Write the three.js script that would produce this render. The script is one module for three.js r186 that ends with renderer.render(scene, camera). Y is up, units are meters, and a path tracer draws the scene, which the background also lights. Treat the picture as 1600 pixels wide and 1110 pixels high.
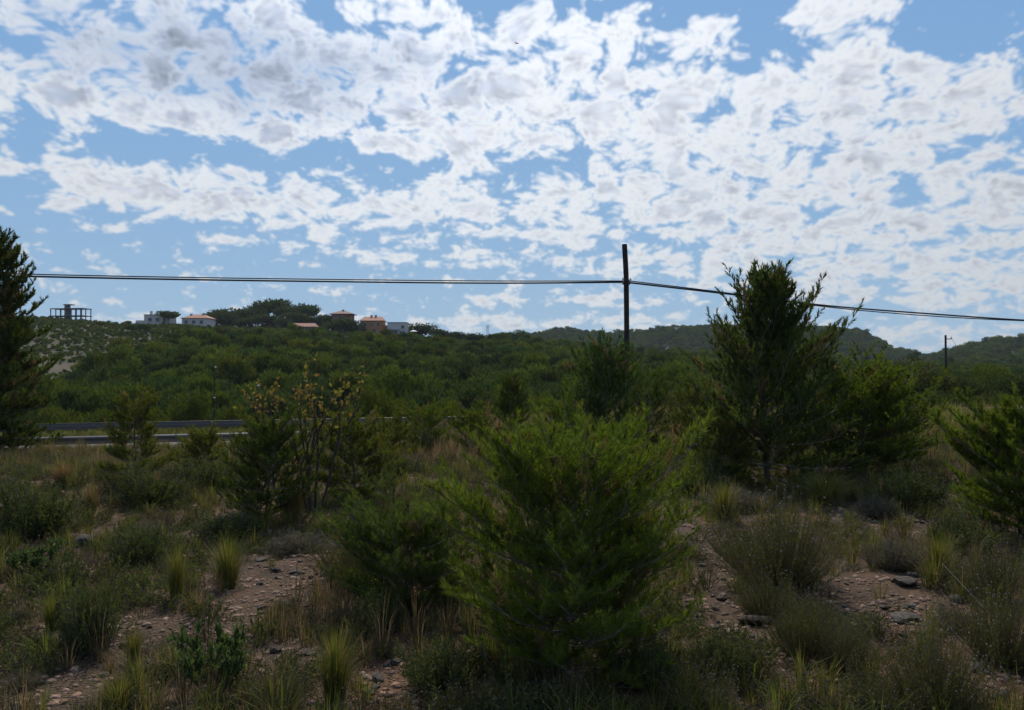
import * as THREE from 'three';
import { mergeVertices, toCreasedNormals } from 'three/addons/utils/BufferGeometryUtils.js';

// ---------------------------------------------------------------- camera, sky, sun, exposure
const scene = new THREE.Scene();
const EYE = 1.6;
const camera = new THREE.PerspectiveCamera(47.7, 1024 / 710, 0.1, 8000);
camera.position.set(0, EYE, 0);
camera.rotation.set(THREE.MathUtils.degToRad(0.91), 0, 0);

const renderer = new THREE.WebGLRenderer();
renderer.toneMapping = THREE.LinearToneMapping;
renderer.toneMappingExposure = 1.0;
renderer.shadowMap.enabled = true;

const SUN_AZ = -4 * Math.PI / 180, SUN_EL = 46 * Math.PI / 180;      // the veiled sun stands in front of the viewer, above the frame
const sunDir = new THREE.Vector3(Math.sin(SUN_AZ) * Math.cos(SUN_EL), Math.sin(SUN_EL), -Math.cos(SUN_AZ) * Math.cos(SUN_EL));
const sun = new THREE.DirectionalLight(new THREE.Color(1, 0.90, 0.74), 3.7);
sun.position.copy(sunDir).multiplyScalar(300);
sun.castShadow = true;
sun.shadow.radius = 2;
Object.assign(sun.shadow.camera, { left: -150, right: 150, top: 150, bottom: -150, near: 1, far: 800 });
sun.shadow.mapSize.set(2048, 2048);
scene.add(sun, sun.target);

// seeded random and noise
function rng(seed) {
  let a = (seed * 2654435761) >>> 0;
  return () => { a = (a + 0x6D2B79F5) | 0; let t = Math.imul(a ^ (a >>> 15), 1 | a); t = (t + Math.imul(t ^ (t >>> 7), 61 | t)) ^ t; return ((t ^ (t >>> 14)) >>> 0) / 4294967296; };
}
const PERM = new Uint8Array(512), GX = new Float32Array(256), GY = new Float32Array(256), CX = new Float32Array(256), CY = new Float32Array(256);
{
  const r = rng(77), p = [...Array(256).keys()];
  for (let i = 255; i > 0; i--) { const j = Math.floor(r() * (i + 1)); [p[i], p[j]] = [p[j], p[i]]; }
  for (let i = 0; i < 512; i++) PERM[i] = p[i & 255];
  for (let i = 0; i < 256; i++) { const a = r() * 6.283185; GX[i] = Math.cos(a); GY[i] = Math.sin(a); CX[i] = r(); CY[i] = r(); }
}
function perlin(x, y) {
  const xi = Math.floor(x), yi = Math.floor(y), fx = x - xi, fy = y - yi, X = xi & 255, Y = yi & 255;
  const u = fx * fx * fx * (fx * (fx * 6 - 15) + 10), v = fy * fy * fy * (fy * (fy * 6 - 15) + 10);
  const a = PERM[PERM[X] + Y], b = PERM[PERM[X + 1 & 255] + Y], c = PERM[PERM[X] + (Y + 1 & 255)], d = PERM[PERM[X + 1 & 255] + (Y + 1 & 255)];
  const n0 = GX[a] * fx + GY[a] * fy, n1 = GX[b] * (fx - 1) + GY[b] * fy, n2 = GX[c] * fx + GY[c] * (fy - 1), n3 = GX[d] * (fx - 1) + GY[d] * (fy - 1);
  const l0 = n0 + (n1 - n0) * u, l1 = n2 + (n3 - n2) * u;
  return (l0 + (l1 - l0) * v) * 1.5;
}
function puff(x, y, soft = 0) {                                       // 1 at the heart of a cell, falling to its rim; soft cells melt into each other
  const xi = Math.floor(x), yi = Math.floor(y); let best = 9, sum = 0;
  for (let j = -1; j <= 1; j++) for (let i = -1; i <= 1; i++) {
    const h = PERM[PERM[(xi + i) & 255] + ((yi + j) & 255)], dx = xi + i + CX[h] - x, dy = yi + j + CY[h] - y, d = dx * dx + dy * dy;
    if (soft) sum += Math.exp(-soft * d); else if (d < best) best = d;
  }
  if (soft) return 1 - Math.sqrt(Math.max(0, -Math.log(sum + 1e-9) / soft + 0.02));
  return 1 - Math.sqrt(best);
}
const clamp = (x, a = 0, b = 1) => x < a ? a : x > b ? b : x, lerp = (a, b, t) => a + (b - a) * t;
const sstep = (a, b, x) => { const t = clamp((x - a) / (b - a)); return t * t * (3 - 2 * t); };
const fbm = (x, y, n = 4) => { let s = 0, a = 0.5; for (let i = 0; i < n; i++) { s += a * perlin(x, y); x = x * 2.03 + 17.1; y = y * 2.03 + 9.7; a *= 0.5; } return s; };

// cloud banks of the day: azimuth, elevation, half width, half height (degrees), weight
const BANKS = [[-20.5,19.9,16.8,4.49,0.80],[-30.5,16.6,6.1,2.16,0.35],[-3.6,19.5,15.0,5.01,0.55],[3.6,17.0,10.5,2.73,0.40],[5.9,20.2,5.4,1.82,0.30],[-23.3,15.9,1.6,0.75,0.45],[-27.7,16.3,2.1,0.73,0.30],[-15.6,15.9,2.5,0.57,0.40],[-6.8,15.5,3.6,1.09,0.50],[-1.8,16.2,2.7,1.00,0.35],[10.4,15.8,2.1,1.12,0.45],[-30.5,12.0,3.7,1.02,0.55],[-25.9,11.5,4.1,1.31,0.65],[-20.9,11.2,4.8,1.19,0.60],[-14.3,10.9,5.6,1.15,0.65],[-7.3,11.0,5.4,1.27,0.65],[-5.5,12.7,2.0,1.00,0.50],[0.0,10.6,5.5,1.10,0.55],[3.2,9.5,3.6,0.41,0.40],[-28.8,10.2,1.3,0.48,0.45],[-24.6,9.0,1.7,0.37,0.45],[-17.7,8.8,4.4,0.65,0.55],[-19.1,13.0,1.5,0.35,0.40],[-9.5,7.8,4.0,0.50,0.45],[-1.8,7.8,3.4,0.68,0.45],[-4.6,8.8,2.3,0.36,0.35],[4.1,7.5,1.7,0.46,0.40],[-0.5,4.9,2.1,0.37,0.45],[6.4,4.9,3.8,0.32,0.50],[9.5,4.4,2.7,0.23,0.35],[-22.1,7.1,0.8,0.17,0.30],[11.7,7.2,2.6,0.89,0.40],[-25.6,3.2,2.8,0.37,0.45],[-3.6,3.3,10.0,0.59,0.50],[6.8,2.9,11.3,0.41,0.40],[27.4,1.6,7.2,0.73,0.45],[9.1,12.2,7.6,2.48,0.50],[17.7,13.0,9.1,3.91,0.50],[27.4,14.9,7.9,4.86,0.50],[25.6,8.0,10.4,2.88,0.45],[15.6,8.9,8.5,2.20,0.42],[31.9,8.7,4.9,4.65,0.45],[22.9,21.8,4.6,2.10,0.70],[12.6,21.8,2.2,0.67,0.40],[15.6,21.9,1.9,1.10,0.35],[30.9,16.9,5.0,2.35,0.40],[21.7,18.2,4.7,2.12,0.40],[9.1,19.3,6.2,2.25,0.45],[12.1,17.7,5.2,1.34,0.40],[19.7,5.8,8.1,1.07,0.30],[29.2,5.0,7.0,1.20,0.30],[29.2,20.5,3.0,1.91,-0.90],[14.3,16.6,3.0,0.97,-0.30],[6.8,14.8,5.9,0.91,-0.40],[-16.4,14.2,16.8,0.88,-0.40],[30.2,13.9,1.4,0.55,-0.40],[21.7,11.9,2.0,0.42,-0.30],[4.6,24.0,2.7,0.91,-0.30],[14.7,20.3,3.8,0.97,-0.40]];
{
  const W = 4096, H = 2048, data = new Float32Array(W * H * 4), D = 180 / Math.PI;
  for (let row = 0; row < H; row++) {
    const el = ((row + 0.5) / H - 0.5) * Math.PI, sinEl = Math.sin(el), cosEl = Math.cos(el), tanEl = sinEl / cosEl, elD = el * D;
    const near = BANKS.filter((b) => Math.abs(b[1] - elD) < b[3] * 2.6);
    for (let col = 0; col < W; col++) {
      const o = (row * W + col) * 4;
      data[o + 3] = 1;
      if (el <= 0) { data[o] = 0.10; data[o + 1] = 0.105; data[o + 2] = 0.09; continue; }
      const a = ((col + 0.5) / W - 0.5) * 2 * Math.PI, dx = Math.cos(a) * cosEl, dz = Math.sin(a) * cosEl;
      const az = Math.atan2(dx, -dz), azD = az * D;
      const cosSun = dx * sunDir.x + sinEl * sunDir.y + dz * sunDir.z, g = Math.acos(clamp(cosSun, -1, 1)) * D;
      // clear air: paler low down and towards the sun
      const low = Math.exp(-elD / 15), glow = Math.exp(-g * g / 1800), up = sstep(0, 60, elD);
      let r = lerp(0.15, 0.33, low) * lerp(1, 0.62, up) + 0.09 * glow, gr = lerp(0.345, 0.50, low) * lerp(1, 0.7, up) + 0.10 * glow, b = lerp(0.68, 0.66, low) * lerp(1, 0.82, up) + 0.09 * glow;
      // cloud layer, seen in perspective
      const R = 1 / (tanEl + 0.34), px = Math.sin(az) * R * 13, pz = Math.cos(az) * R * 13;
      const wx = px + perlin(px * 0.8, pz * 0.8) * 0.3, wz = pz + perlin(px * 0.8 + 31, pz * 0.8 + 7) * 0.3;
      const wide = fbm(px * 0.16 + 3.3, pz * 0.16 - 5.1, 3);
      let heavy = Math.max(0, wide) * 0.8, m = -0.02 + wide * 1.5, inside = 1 - sstep(33, 46, Math.abs(azD)) , top = 1 - sstep(23.5, 34, elD);
      inside *= top;
      if (inside > 0) {
        let s = -0.37 + wide * 0.25;
        for (const k of near) { const u = (azD - k[0]) / k[2], v = (elD - k[1]) / k[3], q = u * u + v * v; if (q < 7) { const w = k[4] * Math.exp(-q * 0.9); s += w; if (k[4] > 0.75) heavy += w * 1.25 * inside; } }
        if (s > 0.08) s = 0.08 + (s - 0.08) * 0.5;
        m = lerp(m, s, inside);
      }
      const p1 = puff(wx, wz, 7), p2 = puff(wx * 2.1 + 5, wz * 2.1 + 9, 8), p3 = puff(wx * 4.3 + 1, wz * 4.3 + 4, 9), f1 = fbm(wx * 1.1 + 40, wz * 1.1, 6);
      const p4 = puff(wx * 8.7 + 2, wz * 8.7 + 6, 9);
      const bill = (p1 - 0.6) * 0.85 + (p2 - 0.58) * 0.52 + (p3 - 0.58) * 0.4 + (p4 - 0.56) * 0.25 + f1 * 0.5 + perlin(px * 0.42, pz * 0.42) * 0.16;
      const dens = m + bill * (0.85 + 0.3 * inside);
      const veil = Math.max(0, dens + 0.17), alpha = (1 - Math.exp(-3.4 * veil * (0.45 + Math.min(1, veil * 2.2)))) * sstep(0, 2.5, elD + 1.2);
      if (alpha > 0) {
        const thick = sstep(0.25, 1.25, dens * 0.28 + heavy * 0.8 + f1 * 0.22), core = sstep(0.2, 0.8, dens);
        const away = 0.36 + 0.64 * Math.exp(-g * g / 3600) + 0.3 * Math.exp(-g * g / 900);           // clouds facing the sun's side scatter more light
        const whit = lerp(1.04, 0.56, thick) * (1 - 0.46 * core * (1.2 - p2)) * away;
        const grey = Math.min(1, thick + core * 0.45), cr = whit * lerp(0.97, 0.80, grey), cg = whit * lerp(0.99, 0.92, grey), cb = whit * lerp(1.01, 1.16, grey), k = alpha * 0.98;
        r = lerp(r, cr, k); gr = lerp(gr, cg, k); b = lerp(b, cb, k);
      }
      // pale haze right above the horizon
      const hz = Math.exp(-elD / 3.2) * 0.42; r = lerp(r, 0.52, hz); gr = lerp(gr, 0.60, hz); b = lerp(b, 0.70, hz);
      data[o] = r; data[o + 1] = gr; data[o + 2] = b;
    }
  }
  const t = new THREE.DataTexture(data, W, H, THREE.RGBAFormat, THREE.FloatType);
  t.mapping = THREE.EquirectangularReflectionMapping; t.magFilter = t.minFilter = THREE.LinearFilter; t.colorSpace = THREE.LinearSRGBColorSpace; t.needsUpdate = true;
  scene.background = t; scene.environment = t;
}
console.log('sky done');

// ---------------------------------------------------------------- helpers
const taken = {};
const numbered = (n) => { const k = taken[n] = (taken[n] ?? -1) + 1; return k ? n + '_' + String(k).padStart(3, '0') : n; };
const V = (x, y, z) => new THREE.Vector3(x, y, z);
function put(o, name, label, category, group, kind) {                // a top-level object
  o.name = numbered(name);
  if (label) o.userData.label = label;
  if (category) o.userData.category = category;
  if (group) o.userData.group = group;
  if (kind) o.userData.kind = kind;
  shade(o); scene.add(o); return o;
}
function shade(o) { o.traverse((m) => { if (m.isMesh) { m.castShadow = true; m.receiveShadow = true; } }); }
function part(parent, name, geo, mat, x = 0, y = 0, z = 0) { const m = new THREE.Mesh(geo, mat); m.name = name; m.position.set(x, y, z); parent.add(m); return m; }
function copyOf(o) { const c = o.clone(); c.userData = { ...o.userData }; return c; }

class Soup {                                                          // triangles with a colour each
  constructor() { this.p = []; this.c = []; }
  tri(a, b, c, col) { this.p.push(a[0], a[1], a[2], b[0], b[1], b[2], c[0], c[1], c[2]); for (let i = 0; i < 3; i++) this.c.push(col[0], col[1], col[2]); }
  quad(a, b, c, d, col) { this.tri(a, b, c, col); this.tri(a, c, d, col); }
  tube(pts, radii, sides, col) {
    let prev = null;
    for (let i = 0; i < pts.length; i++) {
      const a = pts[Math.max(0, i - 1)], b = pts[Math.min(pts.length - 1, i + 1)];
      const t = norm([b[0] - a[0], b[1] - a[1], b[2] - a[2]]), u = norm(cross(t, Math.abs(t[1]) > 0.9 ? [1, 0, 0] : [0, 1, 0])), w = cross(t, u), ring = [];
      for (let k = 0; k < sides; k++) { const g = k / sides * 6.2832, c = Math.cos(g) * radii[i], s = Math.sin(g) * radii[i]; ring.push([pts[i][0] + u[0] * c + w[0] * s, pts[i][1] + u[1] * c + w[1] * s, pts[i][2] + u[2] * c + w[2] * s]); }
      if (prev) for (let k = 0; k < sides; k++) this.quad(prev[k], prev[(k + 1) % sides], ring[(k + 1) % sides], ring[k], col);
      prev = ring;
    }
  }
  get count() { return this.p.length / 9; }
  geo() {
    const g = new THREE.BufferGeometry();
    g.setAttribute('position', new THREE.Float32BufferAttribute(this.p, 3)); g.setAttribute('color', new THREE.Float32BufferAttribute(this.c, 3));
    g.computeVertexNormals(); return g;
  }
}
const cross = (a, b) => [a[1] * b[2] - a[2] * b[1], a[2] * b[0] - a[0] * b[2], a[0] * b[1] - a[1] * b[0]];
const norm = (a) => { const l = Math.hypot(a[0], a[1], a[2]) || 1; return [a[0] / l, a[1] / l, a[2] / l]; };
const mad = (a, b, k) => [a[0] + b[0] * k, a[1] + b[1] * k, a[2] + b[2] * k];
const mix3 = (a, b, t) => [lerp(a[0], b[0], t), lerp(a[1], b[1], t), lerp(a[2], b[2], t)];
const std = (r, g, b, o = {}) => new THREE.MeshStandardMaterial({ color: new THREE.Color().setRGB(r, g, b), roughness: 0.85, ...o });
const leafMat = new THREE.MeshPhysicalMaterial({ color: 0xffffff, vertexColors: true, roughness: 1, transmission: 0.45, thickness: 0, specularIntensity: 0.25, side: THREE.DoubleSide });
const woodMat = new THREE.MeshStandardMaterial({ color: 0xffffff, vertexColors: true, roughness: 0.95 });
const woodlandMat = new THREE.MeshPhysicalMaterial({ color: 0xffffff, vertexColors: true, roughness: 1, transmission: 0.22, thickness: 0, specularIntensity: 0.2, side: THREE.DoubleSide });
const rigidMat = new THREE.MeshStandardMaterial({ color: 0xffffff, vertexColors: true, roughness: 0.85 });

// ---------------------------------------------------------------- terrain: x right, d ahead of the viewer
const table = (t, x) => { if (x <= t[0][0]) return t[0][1]; for (let i = 1; i < t.length; i++) if (x <= t[i][0]) { const [a, p] = t[i - 1], [b, q] = t[i], k = (x - a) / (b - a); return lerp(p, q, k * k * (3 - 2 * k)); } return t[t.length - 1][1]; };
// bearings as tan(azimuth); crest heights as rise per metre above the eye
const F = 1255, tb = (px) => (px - 800) / F;
const RIDGE = [[-400, 492], [60, 499], [140, 505], [200, 511], [260, 509], [330, 513], [400, 517], [520, 521], [620, 525], [700, 533], [780, 538], [860, 548], [1000, 562], [1200, 572], [1700, 578]].map(([p, y]) => [tb(p), (575 - y) / F]);
const HILL = [[500, 550], [640, 545], [760, 538], [830, 532], [890, 525], [940, 530], [1000, 527], [1050, 520], [1110, 518], [1180, 517], [1280, 521], [1345, 526], [1372, 540], [1405, 556], [1450, 566], [1480, 560], [1510, 552], [1560, 544], [1600, 541], [1720, 534], [1900, 545]].map(([p, y]) => [tb(p), (575 - y) / F]);
const ROAD_Y = -1.75, RS = 0.3, RN = Math.hypot(1, RS);
const roadSide = (x, d) => (d - (37.25 + RS * (x + 8))) / RN;         // signed distance from the road's middle, positive beyond it
function ground(x, d) {
  const r = Math.hypot(x, d), b = d > 0.5 ? clamp(x / d, -1.2, 1.2) : x > 0 ? 1.2 : -1.2;
  const rough = perlin(x * 0.55, d * 0.55) * 0.05 + perlin(x * 1.7 + 9, d * 1.7) * 0.025 + perlin(x * 4.3, d * 4.3 + 5) * 0.012;
  // the plot: level by the viewer, dipping to the road on the left
  const dip = lerp(1.2, 0.25, sstep(-13, 6, x)) * sstep(8, 27, d);
  let h = -dip + rough + perlin(x * 0.13 + 4, d * 0.13) * 0.12 * sstep(3, 12, r);
  if (d < 0) h -= 0.1 * sstep(0, 40, -d);
  const s = roadSide(x, d);
  if (s > -8) {
    const cut = ROAD_Y - 0.04;
    // beyond the road: a wooded valley, then the ridge, then lower land and far hills
    const R = 385, eyeR = Math.max(d, 1), rr = Math.hypot(x, Math.max(d, 0));
    const floor = lerp(-7.5, -3.5, sstep(0.15, 0.6, b)), ext = perlin(x * 0.02, d * 0.02) * 1.2 + perlin(x * 0.006 + 3, d * 0.006) * 1.5;
    let far = lerp(cut - 0.25, floor, sstep(4, 55, s)) + ext * sstep(10, 80, s);
    const crest = 1.6 + table(RIDGE, b) * R, k = clamp((d - 105) / (R - 105));
    if (d > 105) far = lerp(far, crest, k * k * (3 - 2 * k) * 0.5 + k * 0.5);
    if (d > R) far = lerp(crest, -14, sstep(R, R + 260, d));
    const u = (b - tb(430)) / 0.062, w = (d - 425) / 30; far += 6.5 * Math.exp(-u * u - w * w);
    const HR = lerp(950, 720, sstep(tb(1420), tb(1500), b)), hc = 1.6 + table(HILL, b) * HR, kk = clamp((d - HR + 330) / 330);
    if (d > HR - 330) far = lerp(far, hc, kk * kk * (3 - 2 * kk));
    if (d > HR) far = lerp(hc, -20, sstep(HR, HR + 500, d));
    if (d > 300) far += perlin(x * 0.012, d * 0.012) * 2.2 * sstep(500, 650, d);
    if (s > 4.3) h = lerp(cut, far, sstep(4.3, 9, s));
    else if (s > -4.3) h = cut;
    else h = lerp(h, cut, sstep(-7.2, -4.3, s));
  }
  return h;
}
// where a sight line through a bearing and slope meets the ground
function spot(px, py) {
  const b = tb(px), e = (575 - py) / F;
  for (let d = 1.5, st = 0.05; d < 2000; d += st, st = Math.max(0.05, d * 0.006)) if (EYE + e * d <= ground(b * d, d)) return { x: b * d, d, y: ground(b * d, d), m: d / F };
  return null;
}
const at = (px, d) => { const x = tb(px) * d; return { x, d, y: ground(x, d), m: d / F }; };

// earth: reddish stony soil with grit
function canvasTexture(size, fn, srgb = true) {
  const data = new Uint8Array(size * size * 4);
  for (let y = 0; y < size; y++) for (let x = 0; x < size; x++) { const c = fn(x / size, y / size); const o = (y * size + x) * 4; for (let k = 0; k < 3; k++) data[o + k] = clamp(c[k], 0, 1) * 255; data[o + 3] = 255; }
  const t = new THREE.DataTexture(data, size, size); t.wrapS = t.wrapT = THREE.RepeatWrapping; t.magFilter = THREE.LinearFilter; t.minFilter = THREE.LinearMipmapLinearFilter; t.generateMipmaps = true;
  if (srgb) t.colorSpace = THREE.SRGBColorSpace; t.needsUpdate = true; return t;
}
// noise that repeats over the unit square
const tiled = (f, u, v, n) => { const a = f(u * n, v * n), b = f((u - 1) * n, v * n), c = f(u * n, (v - 1) * n), d = f((u - 1) * n, (v - 1) * n); return lerp(lerp(a, b, u), lerp(c, d, u), v); };
const soilMap = canvasTexture(1024, (u, v) => {
  const n = tiled((x, y) => fbm(x, y, 5), u, v, 9), g = tiled(perlin, u, v, 170) * 0.5 + tiled(perlin, u, v, 90) * 0.5, s = tiled(puff, u, v, 60);
  const k = 0.80 + n * 0.32 + g * 0.30, chip = s > 0.80 ? 1 : 0, gy = 0.80 + tiled(perlin, u, v, 25) * 0.3;
  return chip ? [gy, gy * 0.96, gy * 0.92] : [k, k * 0.95, k * 0.90];
});
const soilBump = canvasTexture(1024, (u, v) => { const s = tiled(puff, u, v, 60), g = tiled(perlin, u, v, 170); const k = 0.4 + g * 0.2 + (s > 0.7 ? (s - 0.7) * 2 : 0) + tiled((x, y) => fbm(x, y, 3), u, v, 20) * 0.4; return [k, k, k]; }, false);
const groundMat = new THREE.MeshStandardMaterial({ vertexColors: true, map: soilMap, bumpMap: soilBump, bumpScale: 0.045, roughness: 1 });
{
  const azs = [], rs = [0.02];
  for (let a = -180; a < -50; a += 5) azs.push(a); for (let a = -50; a <= 50.001; a += 0.25) azs.push(a); for (let a = 55; a <= 180; a += 5) azs.push(a);
  for (let r = 0.3; r < 5200; r *= 1.034) rs.push(r);
  const pos = [], uv = [], col = [], idx = [], n = azs.length;
  for (const r of rs) for (const a of azs) {
    const x = Math.sin(a * Math.PI / 180) * r, d = Math.cos(a * Math.PI / 180) * r, y = ground(x, d), s = roadSide(x, d);
    pos.push(x, y, -d); uv.push(x / 2.2, d / 2.2);
    // bare red-brown soil on the plot, patches of leaf litter; beyond the road scrubby olive earth with pale bare patches
    const q = fbm(x * 0.35 + 8, d * 0.35, 3);
    let c = mix3([0.150, 0.084, 0.046], [0.092, 0.060, 0.032], sstep(-0.15, 0.25, q));
    if (s > 4) { const w = fbm(x * 0.035, d * 0.05, 4), bare = x / d < tb(420) && d > 150 ? sstep(0.10, 0.26, w) : sstep(0.38, 0.5, w); c = mix3(mix3([0.058, 0.070, 0.034], [0.075, 0.078, 0.045], sstep(-0.2, 0.2, q)), [0.15, 0.12, 0.085], bare * 0.55); }
    col.push(...c);
  }
  for (let i = 0; i < rs.length - 1; i++) for (let j = 0; j < n - 1; j++) { const a = i * n + j; idx.push(a, a + 1, a + n, a + 1, a + n + 1, a + n); }
  const g = new THREE.BufferGeometry(); g.setIndex(idx);
  g.setAttribute('position', new THREE.Float32BufferAttribute(pos, 3)); g.setAttribute('uv', new THREE.Float32BufferAttribute(uv, 2)); g.setAttribute('color', new THREE.Float32BufferAttribute(col, 3)); g.computeVertexNormals();
  put(new THREE.Mesh(g, groundMat), 'ground', null, null, null, 'structure');
}
// ---------------------------------------------------------------- road between the two crash barriers
const roadDir = norm([1, 0, -RS]), roadOut = norm([RS, 0, 1]);        // along the road; from its middle towards the viewer
const onRoad = (t, off) => [-8 + roadDir[0] * t - roadOut[0] * -off, 0, -37.25 + roadDir[2] * t + roadOut[2] * off];
function strip(t0, t1, o0, o1, y) {
  const g = new THREE.BufferGeometry(), p = [], uv = [], idx = []; let k = 0;
  for (let t = t0; t <= t1 + 0.01; t += 2, k++) { const a = onRoad(t, o0), b = onRoad(t, o1); p.push(a[0], y, a[2], b[0], y, b[2]); uv.push(t / 3, o0 / 3, t / 3, o1 / 3); if (k) { const i = k * 2; idx.push(i - 2, i - 1, i, i - 1, i + 1, i); } }
  g.setIndex(idx); g.setAttribute('position', new THREE.Float32BufferAttribute(p, 3)); g.setAttribute('uv', new THREE.Float32BufferAttribute(uv, 2)); g.computeVertexNormals(); return g;
}
const asphaltMap = canvasTexture(512, (u, v) => { const k = 0.72 + tiled(perlin, u, v, 120) * 0.25 + tiled((x, y) => fbm(x, y, 4), u, v, 6) * 0.25; return [k, k, k]; });
put(new THREE.Mesh(strip(-60, 120, -3.5, 3.5, ROAD_Y), new THREE.MeshStandardMaterial({ color: new THREE.Color().setRGB(0.16, 0.155, 0.15), map: asphaltMap, roughness: 0.8, side: THREE.DoubleSide })), 'road', null, null, null, 'structure');
const paint = std(0.6, 0.6, 0.58, { side: THREE.DoubleSide });
put(new THREE.Mesh(strip(-60, 120, 3.0, 3.12, ROAD_Y + 0.004), paint), 'road_marking', null, null, null, 'structure');
put(new THREE.Mesh(strip(-60, 120, -3.12, -3.0, ROAD_Y + 0.004), paint), 'road_marking', null, null, null, 'structure');

const steel = std(0.13, 0.132, 0.135, { metalness: 0.2, roughness: 0.5 });
function railPanelGeo(len) {                                          // W profile, 3 mm steel, folded along the length
  const prof = [[0.00, 0.155], [0.03, 0.15], [0.08, 0.115], [0.08, 0.06], [0.0, 0.02], [0.0, -0.02], [0.08, -0.06], [0.08, -0.115], [0.03, -0.15], [0.0, -0.155]];
  const sh = new THREE.Shape(); prof.forEach(([x, y], i) => i ? sh.lineTo(x, y) : sh.moveTo(x, y));
  for (const [x, y] of prof.slice().reverse()) sh.lineTo(x - 0.012, y * 0.97);
  const g = new THREE.ExtrudeGeometry(sh, { depth: len, bevelEnabled: false, steps: 1 }); return g;
}
function guardrail(off, face, t0, n, label) {
  const t = new THREE.Group(), o = onRoad(t0, off); t.position.set(o[0], ROAD_Y, o[2]);
  t.rotation.y = Math.atan2(roadDir[0], roadDir[2]);                  // local z runs along the road
  const panel = railPanelGeo(4.02), post = new THREE.BoxGeometry(0.10, 1.0, 0.06), block = new THREE.BoxGeometry(0.1, 0.2, 0.08), bolt = new THREE.CylinderGeometry(0.02, 0.02, 0.03, 6).rotateZ(Math.PI / 2);
  for (let i = 0; i < n; i++) {
    const p = part(t, 'rail_panel', panel, steel, face * 0.02 + (i % 2) * 0.004, 0.60, i * 4); if (face < 0) p.scale.x = -1;
    const q = part(t, 'post', post, steel, -face * 0.145, 0.22, i * 4 + 0.2);
    part(q, 'spacer_block', block, steel, face * 0.1, 0.38, 0);
    part(q, 'bolt', bolt, steel, face * 0.175, 0.38, 0);
  }
  return put(t, 'guardrail', label, 'crash barrier');
}
guardrail(4.05, -1, -30, 14, 'galvanised steel crash barrier on the near side of the road, lower of the two');
guardrail(-4.05, 1, -34, 20, 'galvanised steel crash barrier along the far side of the road, upper of the two');
console.log('terrain done');

// ---------------------------------------------------------------- plant builders (each returns a Group with its parts)
const BARK = [0.085, 0.068, 0.055], TWIG = [0.15, 0.13, 0.115];
const vary = (c, r, k) => { const f = 1 + (r() - 0.5) * 2 * k, g = (r() - 0.5) * k * 0.5; return [c[0] * f * (1 + g), c[1] * f, c[2] * f * (1 - g)]; };
const rdir = (r) => { const z = r() * 2 - 1, a = r() * 6.2832, q = Math.sqrt(1 - z * z); return [q * Math.cos(a), z, q * Math.sin(a)]; };
function blade(s, p, dir, len, w, r, col) {                           // one needle: a slim triangle
  const side = norm(cross(dir, rdir(r))), e = mad(p, dir, len);
  s.tri(mad(p, side, w / 2), mad(p, side, -w / 2), e, col);
}
function leaf(s, p, dir, len, w, r, col) {                            // a flat lens-shaped leaf of two faces
  const side = norm(cross(dir, rdir(r))), m = mad(p, dir, len * 0.5), e = mad(p, dir, len), a = mad(m, side, w / 2), b = mad(m, side, -w / 2);
  s.tri(p, a, e, col); s.tri(p, e, b, col);
}
function shoot(s, p, dir, len, n, nl, nw, r, col) {                   // a pine shoot: needles leaning forward round a short axis
  for (let i = 0; i < n; i++) {
    const u = i / n, q = mad(p, dir, len * u), d = norm(mad(dir, rdir(r), 0.75 - 0.3 * u));
    blade(s, q, d, nl * (0.75 + r() * 0.5), nw, r, vary(col, r, 0.28));
  }
}
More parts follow.
